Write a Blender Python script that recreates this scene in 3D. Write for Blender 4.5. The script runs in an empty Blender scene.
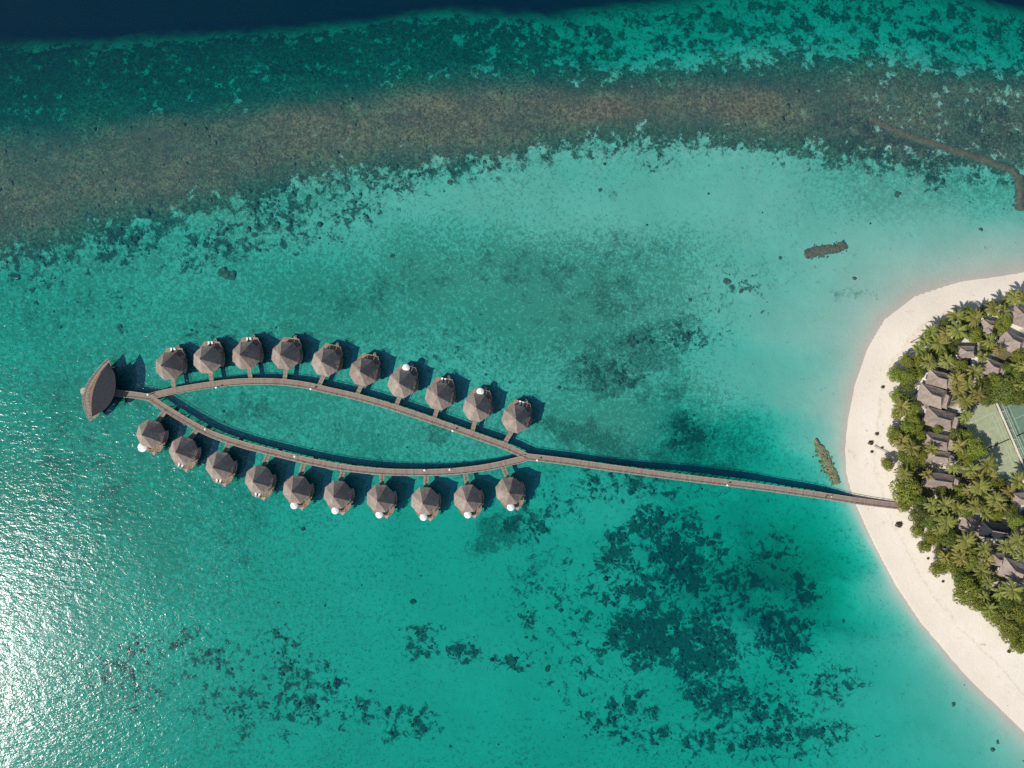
import bpy, bmesh, math, random
import numpy as np
from mathutils import Vector, Matrix

# ------------------------------------------------------------------ camera, light, exposure
scene = bpy.context.scene
COL = scene.collection
H = 280.0            # flying height, metres
FPX = 700.0          # focal length in pixels
PI = math.pi
random.seed(7)
rng = np.random.default_rng(11)

cam_data = bpy.data.cameras.new("camera")
cam = bpy.data.objects.new("camera", cam_data)
COL.objects.link(cam)
cam.location = (0, 0, H)
cam.rotation_euler = (0, 0, 0)
cam_data.sensor_fit = 'HORIZONTAL'
cam_data.sensor_width = 36.0
cam_data.lens = 36.0 * FPX / 1024.0
cam_data.clip_start = 1.0
cam_data.clip_end = 20000.0
scene.camera = cam

SUN_EL, SUN_AZ = math.radians(43), math.radians(27)     # azimuth below the picture's left
S = Vector((-math.cos(SUN_AZ) * math.cos(SUN_EL), -math.sin(SUN_AZ) * math.cos(SUN_EL), math.sin(SUN_EL)))
world = bpy.data.worlds.new("World")
scene.world = world
world.use_nodes = True
wn = world.node_tree
bg = wn.nodes['Background']
sky = wn.nodes.new('ShaderNodeTexSky')
sky.sky_type = 'NISHITA'
sky.sun_disc = False
sky.sun_elevation = SUN_EL
sky.sun_rotation = math.atan2(S.x, S.y)
sky.air_density = 1.0
sky.dust_density = 0.6
wn.links.new(sky.outputs[0], bg.inputs[0])
bg.inputs[1].default_value = 0.10
sun_data = bpy.data.lights.new("sun", 'SUN')
sun_data.energy = 4.7
sun_data.angle = math.radians(0.6)
sun_data.color = (1.0, 0.95, 0.885)
sun = bpy.data.objects.new("sun", sun_data)
COL.objects.link(sun)
sun.rotation_euler = S.to_track_quat('Z', 'Y').to_euler()
sun.location = (0, 0, 100)

vs = scene.view_settings
scene.display_settings.display_device = 'sRGB'
vs.view_transform = 'Standard'
vs.look = 'None'
vs.exposure = 0.15
vs.gamma = 1.0
vs.use_curve_mapping = False
scene.render.engine = 'CYCLES'
cy = scene.cycles
cy.max_bounces = 6
cy.diffuse_bounces = 2
cy.glossy_bounces = 2
cy.transmission_bounces = 2
cy.transparent_max_bounces = 12
cy.volume_bounces = 0
cy.sample_clamp_direct = 6.0
cy.sample_clamp_indirect = 2.0
cy.caustics_reflective = False
cy.caustics_refractive = False
cy.use_denoising = False
scene.render.film_transparent = False


def at(px, py, z=0.0):
    k = (H - z) / FPX
    return Vector(((px - 512) * k, -(py - 384) * k, z))


# ------------------------------------------------------------------ helpers
def tag(o, label=None, cat=None, group=None, kind=None):
    if label: o['label'] = label
    if cat: o['category'] = cat
    if group: o['group'] = group
    if kind: o['kind'] = kind
    return o


def empty(name, loc=(0, 0, 0), rz=0.0):
    o = bpy.data.objects.new(name, None)
    o.empty_display_size = 0.5
    COL.objects.link(o)
    o.location = loc
    o.rotation_euler = (0, 0, rz)
    return o


def copy_tree(o, parent=None):
    c = o.copy()
    COL.objects.link(c)
    if parent is not None:
        c.parent = parent
    for ch in list(o.children):
        if not ch.name.startswith('link_bridge'):
            copy_tree(ch, c)
    return c


class MB:
    def __init__(self):
        self.v, self.f, self.uv = [], [], []

    def add(self, vs_, fs_):
        n = len(self.v)
        self.v += [tuple(p) for p in vs_]
        self.f += [tuple(i + n for i in q) for q in fs_]

    def box(self, c, s, rz=0.0):
        cx, cy_, cz = c
        co, si = math.cos(rz), math.sin(rz)
        vs_ = []
        for z in (-.5, .5):
            for x, y in ((-.5, -.5), (.5, -.5), (.5, .5), (-.5, .5)):
                X, Y = x * s[0], y * s[1]
                vs_.append((cx + X * co - Y * si, cy_ + X * si + Y * co, cz + z * s[2]))
        self.add(vs_, [(3, 2, 1, 0), (4, 5, 6, 7), (0, 1, 5, 4), (1, 2, 6, 5), (2, 3, 7, 6), (3, 0, 4, 7)])

    def tube(self, p0, p1, r0, r1=None, n=6):
        r1 = r0 if r1 is None else r1
        p0, p1 = Vector(p0), Vector(p1)
        d = (p1 - p0).normalized()
        a = d.orthogonal().normalized()
        b = d.cross(a)
        vs_ = []
        for p, r in ((p0, r0), (p1, r1)):
            for i in range(n):
                t = 2 * PI * i / n
                vs_.append(p + a * (r * math.cos(t)) + b * (r * math.sin(t)))
        fs_ = [(i, (i + 1) % n, n + (i + 1) % n, n + i) for i in range(n)]
        fs_ += [tuple(range(n - 1, -1, -1)), tuple(range(n, 2 * n))]
        self.add(vs_, fs_)

    def prism(self, pts, z0, z1):
        n = len(pts)
        ar = sum(pts[i][0] * pts[(i + 1) % n][1] - pts[(i + 1) % n][0] * pts[i][1] for i in range(n))
        if ar < 0:
            pts = pts[::-1]
        zz0 = z0 if hasattr(z0, '__len__') else [z0] * n
        zz1 = z1 if hasattr(z1, '__len__') else [z1] * n
        vs_ = [(p[0], p[1], zz0[i]) for i, p in enumerate(pts)] + [(p[0], p[1], zz1[i]) for i, p in enumerate(pts)]
        self.add(vs_, [tuple(range(n - 1, -1, -1)), tuple(range(n, 2 * n))] +
                 [(i, (i + 1) % n, n + (i + 1) % n, n + i) for i in range(n)])

    def build(self, name, m, parent=None, smooth=False):
        me = bpy.data.meshes.new(name)
        me.from_pydata(self.v, [], self.f)
        if smooth:
            me.polygons.foreach_set('use_smooth', [True] * len(me.polygons))
        me.materials.append(m)
        me.update()
        o = bpy.data.objects.new(name, me)
        COL.objects.link(o)
        if parent is not None:
            o.parent = parent
        return o


class NT:
    """tiny node helper"""
    def __init__(self, name):
        self.m = bpy.data.materials.new(name)
        self.m.use_nodes = True
        self.t = self.m.node_tree
        self.t.nodes.clear()
        self.out = self.n('ShaderNodeOutputMaterial')

    def n(self, ty, **kw):
        nd = self.t.nodes.new(ty)
        for k, v in kw.items():
            setattr(nd, k, v)
        return nd

    def l(self, a, b):
        self.t.links.new(a, b)

    def val(self, sock, v):
        if isinstance(v, bpy.types.NodeSocket):
            self.l(v, sock)
        else:
            sock.default_value = v

    def math(self, op, a, b=0.0, c=None, clamp=False):
        nd = self.n('ShaderNodeMath', operation=op, use_clamp=clamp)
        self.val(nd.inputs[0], a)
        self.val(nd.inputs[1], b)
        if c is not None:
            self.val(nd.inputs[2], c)
        return nd.outputs[0]

    def noise(self, vec, scale, detail=4.0, rough=0.55, dist=0.0):
        nd = self.n('ShaderNodeTexNoise')
        self.l(vec, nd.inputs['Vector'])
        nd.inputs['Scale'].default_value = scale
        nd.inputs['Detail'].default_value = detail
        nd.inputs['Roughness'].default_value = rough
        nd.inputs['Distortion'].default_value = dist
        return nd.outputs['Fac']

    def mix(self, f, a, b):
        nd = self.n('ShaderNodeMix', data_type='RGBA')
        self.val(nd.inputs[0], f)
        self.val(nd.inputs[6], a if isinstance(a, bpy.types.NodeSocket) else (*a, 1.0))
        self.val(nd.inputs[7], b if isinstance(b, bpy.types.NodeSocket) else (*b, 1.0))
        return nd.outputs[2]

    def ramp(self, f, lo, hi, smooth=True):
        nd = self.n('ShaderNodeMapRange')
        nd.interpolation_type = 'SMOOTHSTEP' if smooth else 'LINEAR'
        self.val(nd.inputs['Value'], f)
        nd.inputs['From Min'].default_value = lo
        nd.inputs['From Max'].default_value = hi
        return nd.outputs['Result']

    def attr(self, name):
        nd = self.n('ShaderNodeAttribute', attribute_name=name)
        return nd.outputs['Fac']

    def pos(self):
        return self.n('ShaderNodeNewGeometry').outputs['Position']

    def obj(self):
        return self.n('ShaderNodeTexCoord').outputs['Object']

    def stretch(self, vec, rz, sc):
        nd = self.n('ShaderNodeMapping')
        self.l(vec, nd.inputs['Vector'])
        nd.inputs['Rotation'].default_value = (0, 0, rz)
        nd.inputs['Scale'].default_value = sc
        return nd.outputs[0]

    def bsdf(self, col, rough=0.8, bump=None, bdist=0.1, bstr=0.5, spec=0.3):
        p = self.n('ShaderNodeBsdfPrincipled')
        self.val(p.inputs['Base Color'], col if isinstance(col, bpy.types.NodeSocket) else (*col, 1.0))
        p.inputs['Roughness'].default_value = rough
        p.inputs['Specular IOR Level'].default_value = spec
        if bump is not None:
            b = self.n('ShaderNodeBump')
            b.inputs['Distance'].default_value = bdist
            b.inputs['Strength'].default_value = bstr
            self.l(bump, b.inputs['Height'])
            self.l(b.outputs[0], p.inputs['Normal'])
        self.l(p.outputs[0], self.out.inputs[0])
        return p


def noisy(name, c1, c2, scale=2.0, rough=0.8, bump=0.3, detail=4, st=None, spec=0.3):
    t = NT(name)
    v = t.obj()
    if st:
        v = t.stretch(v, st[0], st[1])
    f = t.noise(v, scale, detail, 0.6)
    t.bsdf(t.mix(t.ramp(f, 0.3, 0.7), c1, c2), rough, f, 0.05, bump, spec)
    return t.m


# ------------------------------------------------------------------ numpy noise and shape fields (picture pixels of the ground plan)
def vnoise(x, y, seed):
    xi, yi = np.floor(x).astype(np.int64), np.floor(y).astype(np.int64)
    fx, fy = x - xi, y - yi
    fx, fy = fx * fx * (3 - 2 * fx), fy * fy * (3 - 2 * fy)

    def h(a, b):
        n = (a * 374761393 + b * 668265263 + seed * 1442695) & 0xFFFFFFFF
        n = ((n ^ (n >> 13)) * 1274126177) & 0xFFFFFFFF
        return ((n ^ (n >> 16)) & 0xFFFF) / 65535.0
    return (h(xi, yi) * (1 - fx) + h(xi + 1, yi) * fx) * (1 - fy) + (h(xi, yi + 1) * (1 - fx) + h(xi + 1, yi + 1) * fx) * fy


def fbm(x, y, s, seed, octv=4):
    a, t, w = 0.0, 0.0, 1.0
    for o in range(octv):
        a = a + w * vnoise(x / s * 2 ** o + 17.3 * o, y / s * 2 ** o + 9.1 * o, seed + o * 31)
        t += w
        w *= 0.55
    return a / t


def smooth(x, a, b):
    t = np.clip((x - a) / (b - a), 0, 1)
    return t * t * (3 - 2 * t)


def seg_dist(px, py, pts):
    d = np.full(px.shape, 1e9)
    for (x0, y0), (x1, y1) in zip(pts[:-1], pts[1:]):
        dx, dy = x1 - x0, y1 - y0
        t = np.clip(((px - x0) * dx + (py - y0) * dy) / (dx * dx + dy * dy), 0, 1)
        d = np.minimum(d, np.hypot(px - x0 - t * dx, py - y0 - t * dy))
    return d


def in_poly(px, py, pts):
    c = np.zeros(px.shape, bool)
    n = len(pts)
    for i in range(n):
        x0, y0 = pts[i]
        x1, y1 = pts[(i + 1) % n]
        if y0 == y1:
            continue
        m = ((y0 > py) != (y1 > py)) & (px < (x1 - x0) * (py - y0) / (y1 - y0) + x0)
        c ^= m
    return c


SHORE = [(1460, 330), (1300, 276), (1180, 262), (1090, 264), (1024, 273), (960, 282), (915, 297), (885, 320), (867, 350), (855, 385),
         (848, 420), (845, 450), (848, 480), (858, 510), (874, 545), (895, 585), (922, 625), (957, 665), (988, 697),
         (1024, 732), (1080, 785), (1150, 830), (1300, 860), (1460, 780), (1540, 550)]

# depth of the sea floor, metres: (x, y, depth)
DEP = [(0, 60, 3.6), (0, 100, 2.6), (0, 150, .7), (0, 200, .5), (0, 235, .8), (0, 290, 2.0), (0, 350, 2.2), (0, 480, 2.4), (0, 620, 2.6), (0, 760, 2.8),
       (150, 60, 3.2), (150, 90, 2.2), (150, 130, .5), (150, 180, .5), (150, 250, 1.6), (150, 330, 1.9), (150, 450, 2.0), (150, 560, 2.2), (150, 700, 2.6),
       (300, 50, 2.8), (300, 85, 1.4), (300, 130, .4), (300, 160, .6), (300, 200, 1.3), (300, 280, 1.9), (300, 430, 1.9), (300, 520, 2.5), (300, 600, 2.6), (300, 720, 2.8),
       (450, 40, 2.4), (450, 75, .9), (450, 110, .35), (450, 140, .5), (450, 180, 1.1), (450, 250, 1.6), (450, 350, 1.9), (450, 440, 1.9), (450, 550, 3.0), (450, 660, 2.8), (450, 760, 3.0),
       (600, 40, 2.2), (600, 75, .8), (600, 105, .35), (600, 140, .9), (600, 200, 1.2), (600, 280, 1.6), (600, 360, 1.8), (600, 430, 1.9), (600, 500, 2.6), (600, 570, 3.1), (600, 680, 3.1), (600, 768, 3.2),
       (740, 20, 2.2), (740, 60, 1.2), (740, 100, .5), (740, 130, .9), (740, 200, .95), (740, 290, 1.15), (740, 380, 1.4), (750, 445, 4.2), (765, 465, 4.6), (740, 485, 4.0), (740, 540, 4.8), (770, 505, 5.6), (800, 575, 10.5), (770, 545, 7.0), (835, 530, 7.5), (740, 640, 3.3), (740, 768, 3.4),
       (800, 400, 1.3), (800, 440, 2.0), (785, 478, 3.8), (800, 540, 8.0), (825, 600, 8.5), (828, 560, 9.5), (785, 610, 6.5), (860, 660, 3.2), (880, 720, 2.8), (920, 768, 2.4), (1000, 800, 2.0), (870, 600, 3.2),
       (870, 30, 2.2), (870, 80, 1.2), (870, 130, 1.2), (870, 190, 1.2), (870, 250, 1.0), (800, 320, 1.05), (930, 230, 1.15),
       (1000, 40, 2.4), (1000, 90, 1.3), (1000, 140, 1.5), (1000, 200, 1.6), (1000, 245, 1.0), (1100, 100, 1.5), (1100, 200, 1.5), (1150, 900, 2.5)]

EDGE = [(-3000, 120), (-400, 70), (-100, 52), (0, 47), (100, 46), (200, 41), (300, 34), (400, 23), (450, 17), (560, 19), (640, 12), (700, 3), (740, -6), (850, -18),
        (930, -8), (980, 2), (1024, 9), (1100, 20), (1400, 60), (4000, 200)]
BTOP = [(-3000, 190), (0, 125), (80, 118), (150, 108), (256, 95), (330, 82), (400, 74), (512, 72), (620, 78), (700, 74), (800, 66), (900, 60), (1024, 70), (4000, 200)]
BBOT = [(-3000, 290), (0, 240), (50, 232), (100, 214), (150, 204), (200, 192), (256, 180), (300, 166), (350, 160), (400, 156), (450, 148), (530, 140), (600, 128),
        (700, 124), (800, 136), (850, 146), (900, 158), (960, 160), (1024, 165), (4000, 300)]


def pl(x, pts):
    return np.interp(x, [p[0] for p in pts], [p[1] for p in pts])


# soft sea-grass areas and hard dark coral patches: (x, y, rx, ry, rot deg, strength)
GRASS = [(560, 262, 120, 26, -4, .42), (380, 292, 120, 22, -18, .42), (250, 335, 90, 14, -10, .28), (640, 350, 50, 30, -20, .68), (600, 376, 30, 20, 0, .80),
         (678, 335, 26, 22, 0, .5), (585, 440, 42, 15, 10, .74), (640, 458, 55, 14, 8, .74), (690, 436, 36, 22, -10, .62), (705, 466, 40, 9, 6, .85),
         (560, 300, 60, 30, 0, .34), (80, 450, 60, 90, -10, .42), (140, 400, 40, 30, 0, .3), (500, 532, 36, 16, -25, .70), (250, 412, 60, 16, 4, .36),
         (435, 430, 16, 14, 0, .5), (330, 440, 60, 16, 10, .3), (520, 470, 60, 12, 0, .35), (740, 440, 30, 22, 0, .4), (600, 222, 40, 14, -60, .3),
         (40, 300, 80, 40, 0, .3), (40, 560, 70, 60, 0, .3), (660, 390, 30, 20, 0, .45), (760, 262, 60, 12, 5, .25), (850, 290, 30, 9, 0, .3),
         (860, 210, 22, 20, 0, .3), (910, 300, 40, 10, -20, .0), (230, 540, 70, 50, 0, .22), (400, 350, 80, 20, 8, .25), (550, 345, 40, 20, 0, .35),
         (620, 300, 40, 26, 30, .45), (530, 560, 24, 40, 0, .3), (180, 470, 50, 40, 0, .26)]
PATCH = [(690, 560, 44, 46, 0, .46), (655, 640, 42, 34, 0, .56), (700, 655, 40, 30, 0, .55), (650, 590, 30, 30, 0, .42), (790, 640, 34, 30, 0, .46), (722, 700, 36, 24, 0, .44),
         (765, 715, 44, 30, 0, .38), (840, 690, 26, 24, 0, .38), (648, 525, 24, 20, 0, .44), (612, 552, 20, 26, 0, .46), (745, 590, 30, 26, 0, .44), (812, 598, 20, 20, 0, .40),
         (640, 485, 70, 14, 5, .36), (420, 640, 22, 16, 0, .46), (462, 655, 22, 14, 20, .48), (512, 662, 20, 12, 0, .45), (545, 600, 40, 50, 0, .30), (585, 660, 50, 60, 0, .27),
         (275, 640, 22, 16, 0, .40), (300, 690, 50, 34, 15, .40), (350, 715, 40, 22, 0, .38), (200, 660, 50, 30, 20, .36), (130, 680, 50, 40, 0, .33), (400, 725, 34, 20, 0, .44),
         (240, 720, 60, 30, 0, .33), (620, 720, 40, 30, 0, .36), (700, 745, 60, 16, 0, .40), (800, 740, 50, 20, 0, .40), (560, 500, 60, 18, -10, .34), (525, 520, 30, 18, -30, .44),
         (610, 375, 34, 18, 0, .38), (680, 340, 30, 20, 0, .34), (690, 430, 30, 18, 0, .40), (640, 340, 20, 14, 0, .36), (930, 160, 30, 22, 0, .46), (880, 150, 30, 22, 0, .42),
         (990, 130, 40, 22, 0, .44), (855, 130, 26, 26, 0, .42), (330, 210, 110, 24, -22, .36), (250, 225, 90, 26, -25, .40), (130, 240, 90, 26, -20, .38), (40, 262, 60, 20, 0, .40),
         (450, 165, 70, 16, -8, .34), (640, 150, 60, 12, 0, .30), (935, 180, 12, 14, 0, .50), (660, 165, 20, 10, 0, .3), (100, 300, 60, 16, 0, .26), (120, 335, 10, 8, 0, .3),
         (210, 330, 40, 14, 0, .24), (740, 290, 40, 30, 0, .25), (720, 340, 24, 16, 0, .32), (780, 560, 30, 30, 0, .33), (480, 350, 60, 30, 0, .22), (700, 610, 100, 80, 0, .27), (760, 740, 90, 30, 0, .34), (620, 590, 50, 30, 0, .3)]


FILM_RIPPLE = [(100, 480, 190, 150, 0, .34), (350, 300, 280, 50, -10, .34), (560, 300, 110, 60, 0, .40), (350, 430, 190, 40, 8, .26), (60, 300, 110, 70, 0, .25), (640, 430, 110, 40, 0, .38),  # mottle strength: algae plus painted ripple light, with the dimming at the left
        (180, 250, 200, 40, -20, .22), (250, 600, 160, 60, 0, .14), (500, 180, 220, 30, -4, .20), (700, 640, 140, 100, 0, .06), (900, 190, 80, 30, 0, .25), (60, 700, 120, 60, 0, .2)]
CLEAR = [(560, 620, 330, 120, 0, .18), (640, 190, 150, 34, 0, .26), (800, 340, 60, 90, 0, .34), (480, 600, 150, 40, 0, .12), (420, 195, 110, 16, -12, .2), (900, 240, 120, 20, 0, .3), (950, 740, 120, 60, 30, .3)]


def blobs(x, y, L):
    r = np.zeros(x.shape)
    for bx, by, rx, ry, a, s in L:
        a = math.radians(a)
        u = ((x - bx) * math.cos(a) + (y - by) * math.sin(a)) / rx
        v = (-(x - bx) * math.sin(a) + (y - by) * math.cos(a)) / ry
        r = np.maximum(r, s * np.exp(-0.5 * (u * u + v * v) ** 1.6))
    return r


def fields(x, y):
    """height (m), reef, grass, patch, litter for plan positions given in picture pixels at water level"""
    wx = x + 26 * (fbm(x, y, 60, 3) - .5) + 10 * (fbm(x, y, 14, 5) - .5)
    wy = y + 26 * (fbm(x, y, 60, 4) - .5) + 10 * (fbm(x, y, 14, 6) - .5)
    num = np.zeros(x.shape)
    den = np.zeros(x.shape)
    for a, b, d in DEP:
        w = 1.0 / ((wx - a) ** 2 * .5 + (wy - b) ** 2 * 1.6 + 160) ** 1.9
        num += w * d
        den += w
    dep = num / den * (1 - .22 * smooth(y, 490, 420) * smooth(y, 150, 200) * smooth(x, 720, 620))
    # shore
    far = np.hypot(x - 512, y - 384) > 1500
    sd = seg_dist(x, y, SHORE)
    isl = in_poly(x, y, SHORE + [(1540, 550)]) & ~far
    sdw = sd + 5 * (fbm(x, y, 45, 9) - .5)
    L = 46 - 8 * smooth(y, 440, 600) + 4 * smooth(y, 400, 250) + 18 * smooth(y, 590, 720)
    dep_w = dep * (1 - np.exp(-(np.maximum(sdw, 0) / L) ** 1.02)) + 0.0012 * sd
    # reef edge and open sea
    e = y - pl(x, EDGE) + 11 * (fbm(x, y, 70, 12) - .5) + 3 * (fbm(x, y, 12, 13) - .5)
    drop = smooth(e, 22, -62) ** 2.3
    dep_w = dep_w * (1 - drop) + 30 * drop + 3.0 * smooth(e, 80, 0) * (1 - drop)
    up = 0.05 * sd * .4
    hgt_i = 2.0 * (1 - np.exp(-up / 1.1)) + .12 * (fbm(x, y, 30, 20) - .5) * smooth(sd, 10, 40)
    z = np.where(isl, hgt_i, -dep_w)
    bt_, bb_ = pl(x, BTOP), pl(x, BBOT)
    crest = smooth(y, bt_ - 6, bt_ + 30) * smooth(y, bb_ + 20, bb_ - 20)
    z = np.where(isl, z, z * (1 - .52 * crest))
    # brown reef flat
    bt, bb = pl(x, BTOP), pl(x, BBOT)
    inb = smooth(y, bt - 52, bt + 26) * smooth(y, bb + 58, bb - 22)
    dens = 1.0 - .24 * smooth(x, 780, 900)
    reef = inb * dens
    reef = np.maximum(reef, (.76 - .30 * smooth(x, 380, 650)) * smooth(e, -30, 4) * smooth(y, bt + 44, bt + 14) + 0 * x)
    grass = blobs(wx, wy, GRASS)
    patch = blobs(wx, wy, PATCH) * (1.14 + .24 * smooth(x, 540, 640) * smooth(y, 490, 530))
    patch = np.clip(patch + (fbm(wx, wy, 10, 50, 4) - .5) * .7 * smooth(patch, .10, .38), 0, 1)
    grass = np.clip(grass * 1.0 + (fbm(wx, wy, 20, 60, 3) - .5) * .5 * smooth(grass, .1, .4), 0, 1)
    global LAST_FILM_RIPPLE
    LAST_FILM_RIPPLE = np.where(isl, 0, np.clip(.37 + .85 * blobs(wx, wy, FILM_RIPPLE) - blobs(wx, wy, CLEAR) + .25 * (fbm(x, y, 40, 80) - .5), 0, 1))
    lit = np.where(isl, smooth(sd, 42, 60), 0) * (x > 860)
    return z, np.where(isl, 0, reef), np.where(isl, 0, grass), np.where(isl, 0, patch), lit


def ground_z(px, py):
    return float(fields(np.array([float(px)]), np.array([float(py)]))[0][0])


# ------------------------------------------------------------------ sea floor and island as one sheet
def axis(lo, hi, step, reach):
    core = np.arange(lo, hi + .1, step)
    out, d, p = [], step, 0.0
    while p < reach:
        d *= 1.22
        p += d
        out.append(p)
    out = np.array(out)
    return np.concatenate([(lo - out)[::-1], core, hi + out])


def grid_mesh(name, xs, ys, zfun):
    X, Y = np.meshgrid(xs, ys)
    nx, ny = len(xs), len(ys)
    px, py = X.ravel(), Y.ravel()
    z, attrs = zfun(px, py)
    co = np.empty((nx * ny, 3), np.float32)
    co[:, 0] = (px - 512) * H / FPX
    co[:, 1] = -(py - 384) * H / FPX
    co[:, 2] = z
    idx = np.arange(nx * ny, dtype=np.int32).reshape(ny, nx)
    q = np.stack([idx[:-1, :-1], idx[1:, :-1], idx[1:, 1:], idx[:-1, 1:]], -1).reshape(-1, 4)
    me = bpy.data.meshes.new(name)
    me.vertices.add(nx * ny)
    me.vertices.foreach_set('co', co.ravel())
    me.loops.add(q.size)
    me.loops.foreach_set('vertex_index', q.ravel())
    me.polygons.add(len(q))
    me.polygons.foreach_set('loop_start', np.arange(0, q.size, 4, dtype=np.int32))
    me.polygons.foreach_set('use_smooth', np.ones(len(q), bool))
    for k, a in attrs.items():
        at_ = me.attributes.new(k, 'FLOAT', 'POINT')
        at_.data.foreach_set('value', a.astype(np.float32))
    me.update()
    me.validate()
    o = bpy.data.objects.new(name, me)
    COL.objects.link(o)
    return o


def seabed_z(px, py):
    z, r, g, p, li = fields(px, py)
    rel = (fbm(px, py, 7, 40) - .5) * (.25 + .9 * r + .8 * p) * .6
    z = np.where(z < -.25, z + rel * smooth(-z, .2, 1.0), z)
    return z, {'film_ripple': LAST_FILM_RIPPLE, 'reef': r, 'grass': g, 'patch': p, 'litter': li}


def seabed_material():
    t = NT('sand_and_reef')
    P = t.pos()
    reef, grass, patch, lit = t.attr('reef'), t.attr('grass'), t.attr('patch'), t.attr('litter')
    sep = t.n('ShaderNodeSeparateXYZ')
    t.l(P, sep.inputs[0])
    z = sep.outputs['Z']

    def cover(dens, noi, c):
        th = t.math('MULTIPLY_ADD', dens, -0.62, 0.81)
        return t.math('MULTIPLY_ADD', t.math('SUBTRACT', noi, th), c, 0.5, clamp=True)
    n_big = t.noise(P, .045, 5, .6)
    n_med = t.noise(P, .16, 6, .68, .3)
    n_fin = t.noise(P, .75, 5, .7)
    n_spk = t.noise(P, 1.25, 4, .8)
    sand = t.mix(t.ramp(n_big, .3, .7), (.64, .575, .475), (.70, .635, .53))
    tr_ = t.math('MULTIPLY', t.ramp(t.noise(P, .22, 6, .75, .8), .52, .68), .22)
    sand = t.mix(tr_, sand, (.50, .42, .32))
    # rubble and algae on submerged sand, with wave-ripple light painted in as mottling
    under = t.ramp(z, -.5, -1.6)
    def sharpen(n_, k):
        return t.math('MULTIPLY_ADD', t.math('SUBTRACT', n_, .5), k, .5)
    fn = sharpen(t.math('ADD', t.math('MULTIPLY', t.noise(P, .60, 5, .78, .4), .6), t.math('MULTIPLY', n_spk, .4)), 2.3)
    mott = t.math('MULTIPLY', cover(t.attr('film_ripple'), fn, 5.5), under)
    sand = t.mix(t.math('MULTIPLY', mott, .74), sand, t.mix(n_med, (.20, .22, .13), (.31, .30, .19)))
    # wet strand
    wet = t.math('MULTIPLY', t.math('MULTIPLY', t.ramp(z, .8, .12), t.ramp(z, -.40, -.05)), .30)
    sand = t.mix(wet, sand, (.50, .43, .34))
    tide = t.math('ADD', z, t.math('MULTIPLY', t.noise(P, .05, 3, .5), .5))
    wrack = t.math('MULTIPLY', t.ramp(tide, .98, 1.02), t.ramp(tide, 1.10, 1.04))
    sand = t.mix(t.math('MULTIPLY', t.math('MULTIPLY', wrack, t.ramp(n_fin, .42, .58)), .35), sand, (.42, .33, .23))
    # leaf litter under the trees
    lm = cover(t.math('MULTIPLY', lit, .55), t.noise(P, .12, 5, .6), 6)
    sand = t.mix(lm, sand, (.12, .11, .06))
    # brown reef flat
    rcol = t.mix(t.ramp(n_fin, .38, .62), (.105, .055, .02), (.30, .19, .095))
    streak = t.noise(t.stretch(P, math.radians(-10), (.25, 1.0, 1.0)), .11, 5, .65)
    rcol = t.mix(t.math('MULTIPLY', t.ramp(streak, .46, .62), .55), rcol, (.085, .06, .03))
    rcol = t.mix(t.math('MULTIPLY', t.ramp(n_spk, .52, .62), .6), rcol, (.045, .045, .03))
    rcol = t.mix(t.math('MULTIPLY', t.ramp(n_spk, .47, .38), .45), rcol, (.50, .43, .29))
    rcol = t.mix(t.math('MULTIPLY', t.ramp(n_med, .58, .70), .6), rcol, (.50, .43, .29))
    rcol = t.mix(t.ramp(n_big, .42, .62), rcol, t.mix(.45, rcol, (.06, .07, .04)))
    n_reef = t.math('ADD', t.math('MULTIPLY', n_med, .6), t.math('MULTIPLY', t.noise(P, .4, 5, .72), .4))
    rm = cover(t.math('MULTIPLY', reef, .97), sharpen(n_reef, 1.9), 9)
    col = t.mix(t.math('MULTIPLY', rm, .96), sand, rcol)
    # sea grass, soft
    gn = t.math('ADD', t.math('MULTIPLY', n_med, .55), t.math('MULTIPLY', n_fin, .45))
    gm = t.math('MULTIPLY', cover(grass, sharpen(gn, 2.0), 4), t.math('MULTIPLY_ADD', t.ramp(n_spk, .42, .6), .3, .5))
    col = t.mix(gm, col, t.mix(n_spk, (.055, .06, .028), (.16, .13, .07)))
    # dark coral patches with ragged rims
    pn = t.math('ADD', t.math('MULTIPLY', t.noise(P, .30, 7, .72, .6), .8), t.math('MULTIPLY', n_fin, .2))
    pm = t.math('MULTIPLY', cover(patch, sharpen(pn, 1.9), 8), .88)
    col = t.mix(pm, col, t.mix(t.ramp(n_fin, .4, .6), (.045, .045, .025), (.13, .10, .06)))
    hgt = t.math('ADD', t.math('MULTIPLY', n_fin, .5), t.math('MULTIPLY', t.math('ADD', rm, pm), .6))
    t.bsdf(col, .92, hgt, .5, .45, .1)
    return t.m


xs = axis(-160, 1184, 2.0, 16000)
ys = axis(-140, 908, 2.0, 16000)
seabed = grid_mesh('ground', xs, ys, seabed_z)
seabed.data.materials.append(seabed_material())
tag(seabed, kind='structure')


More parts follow.
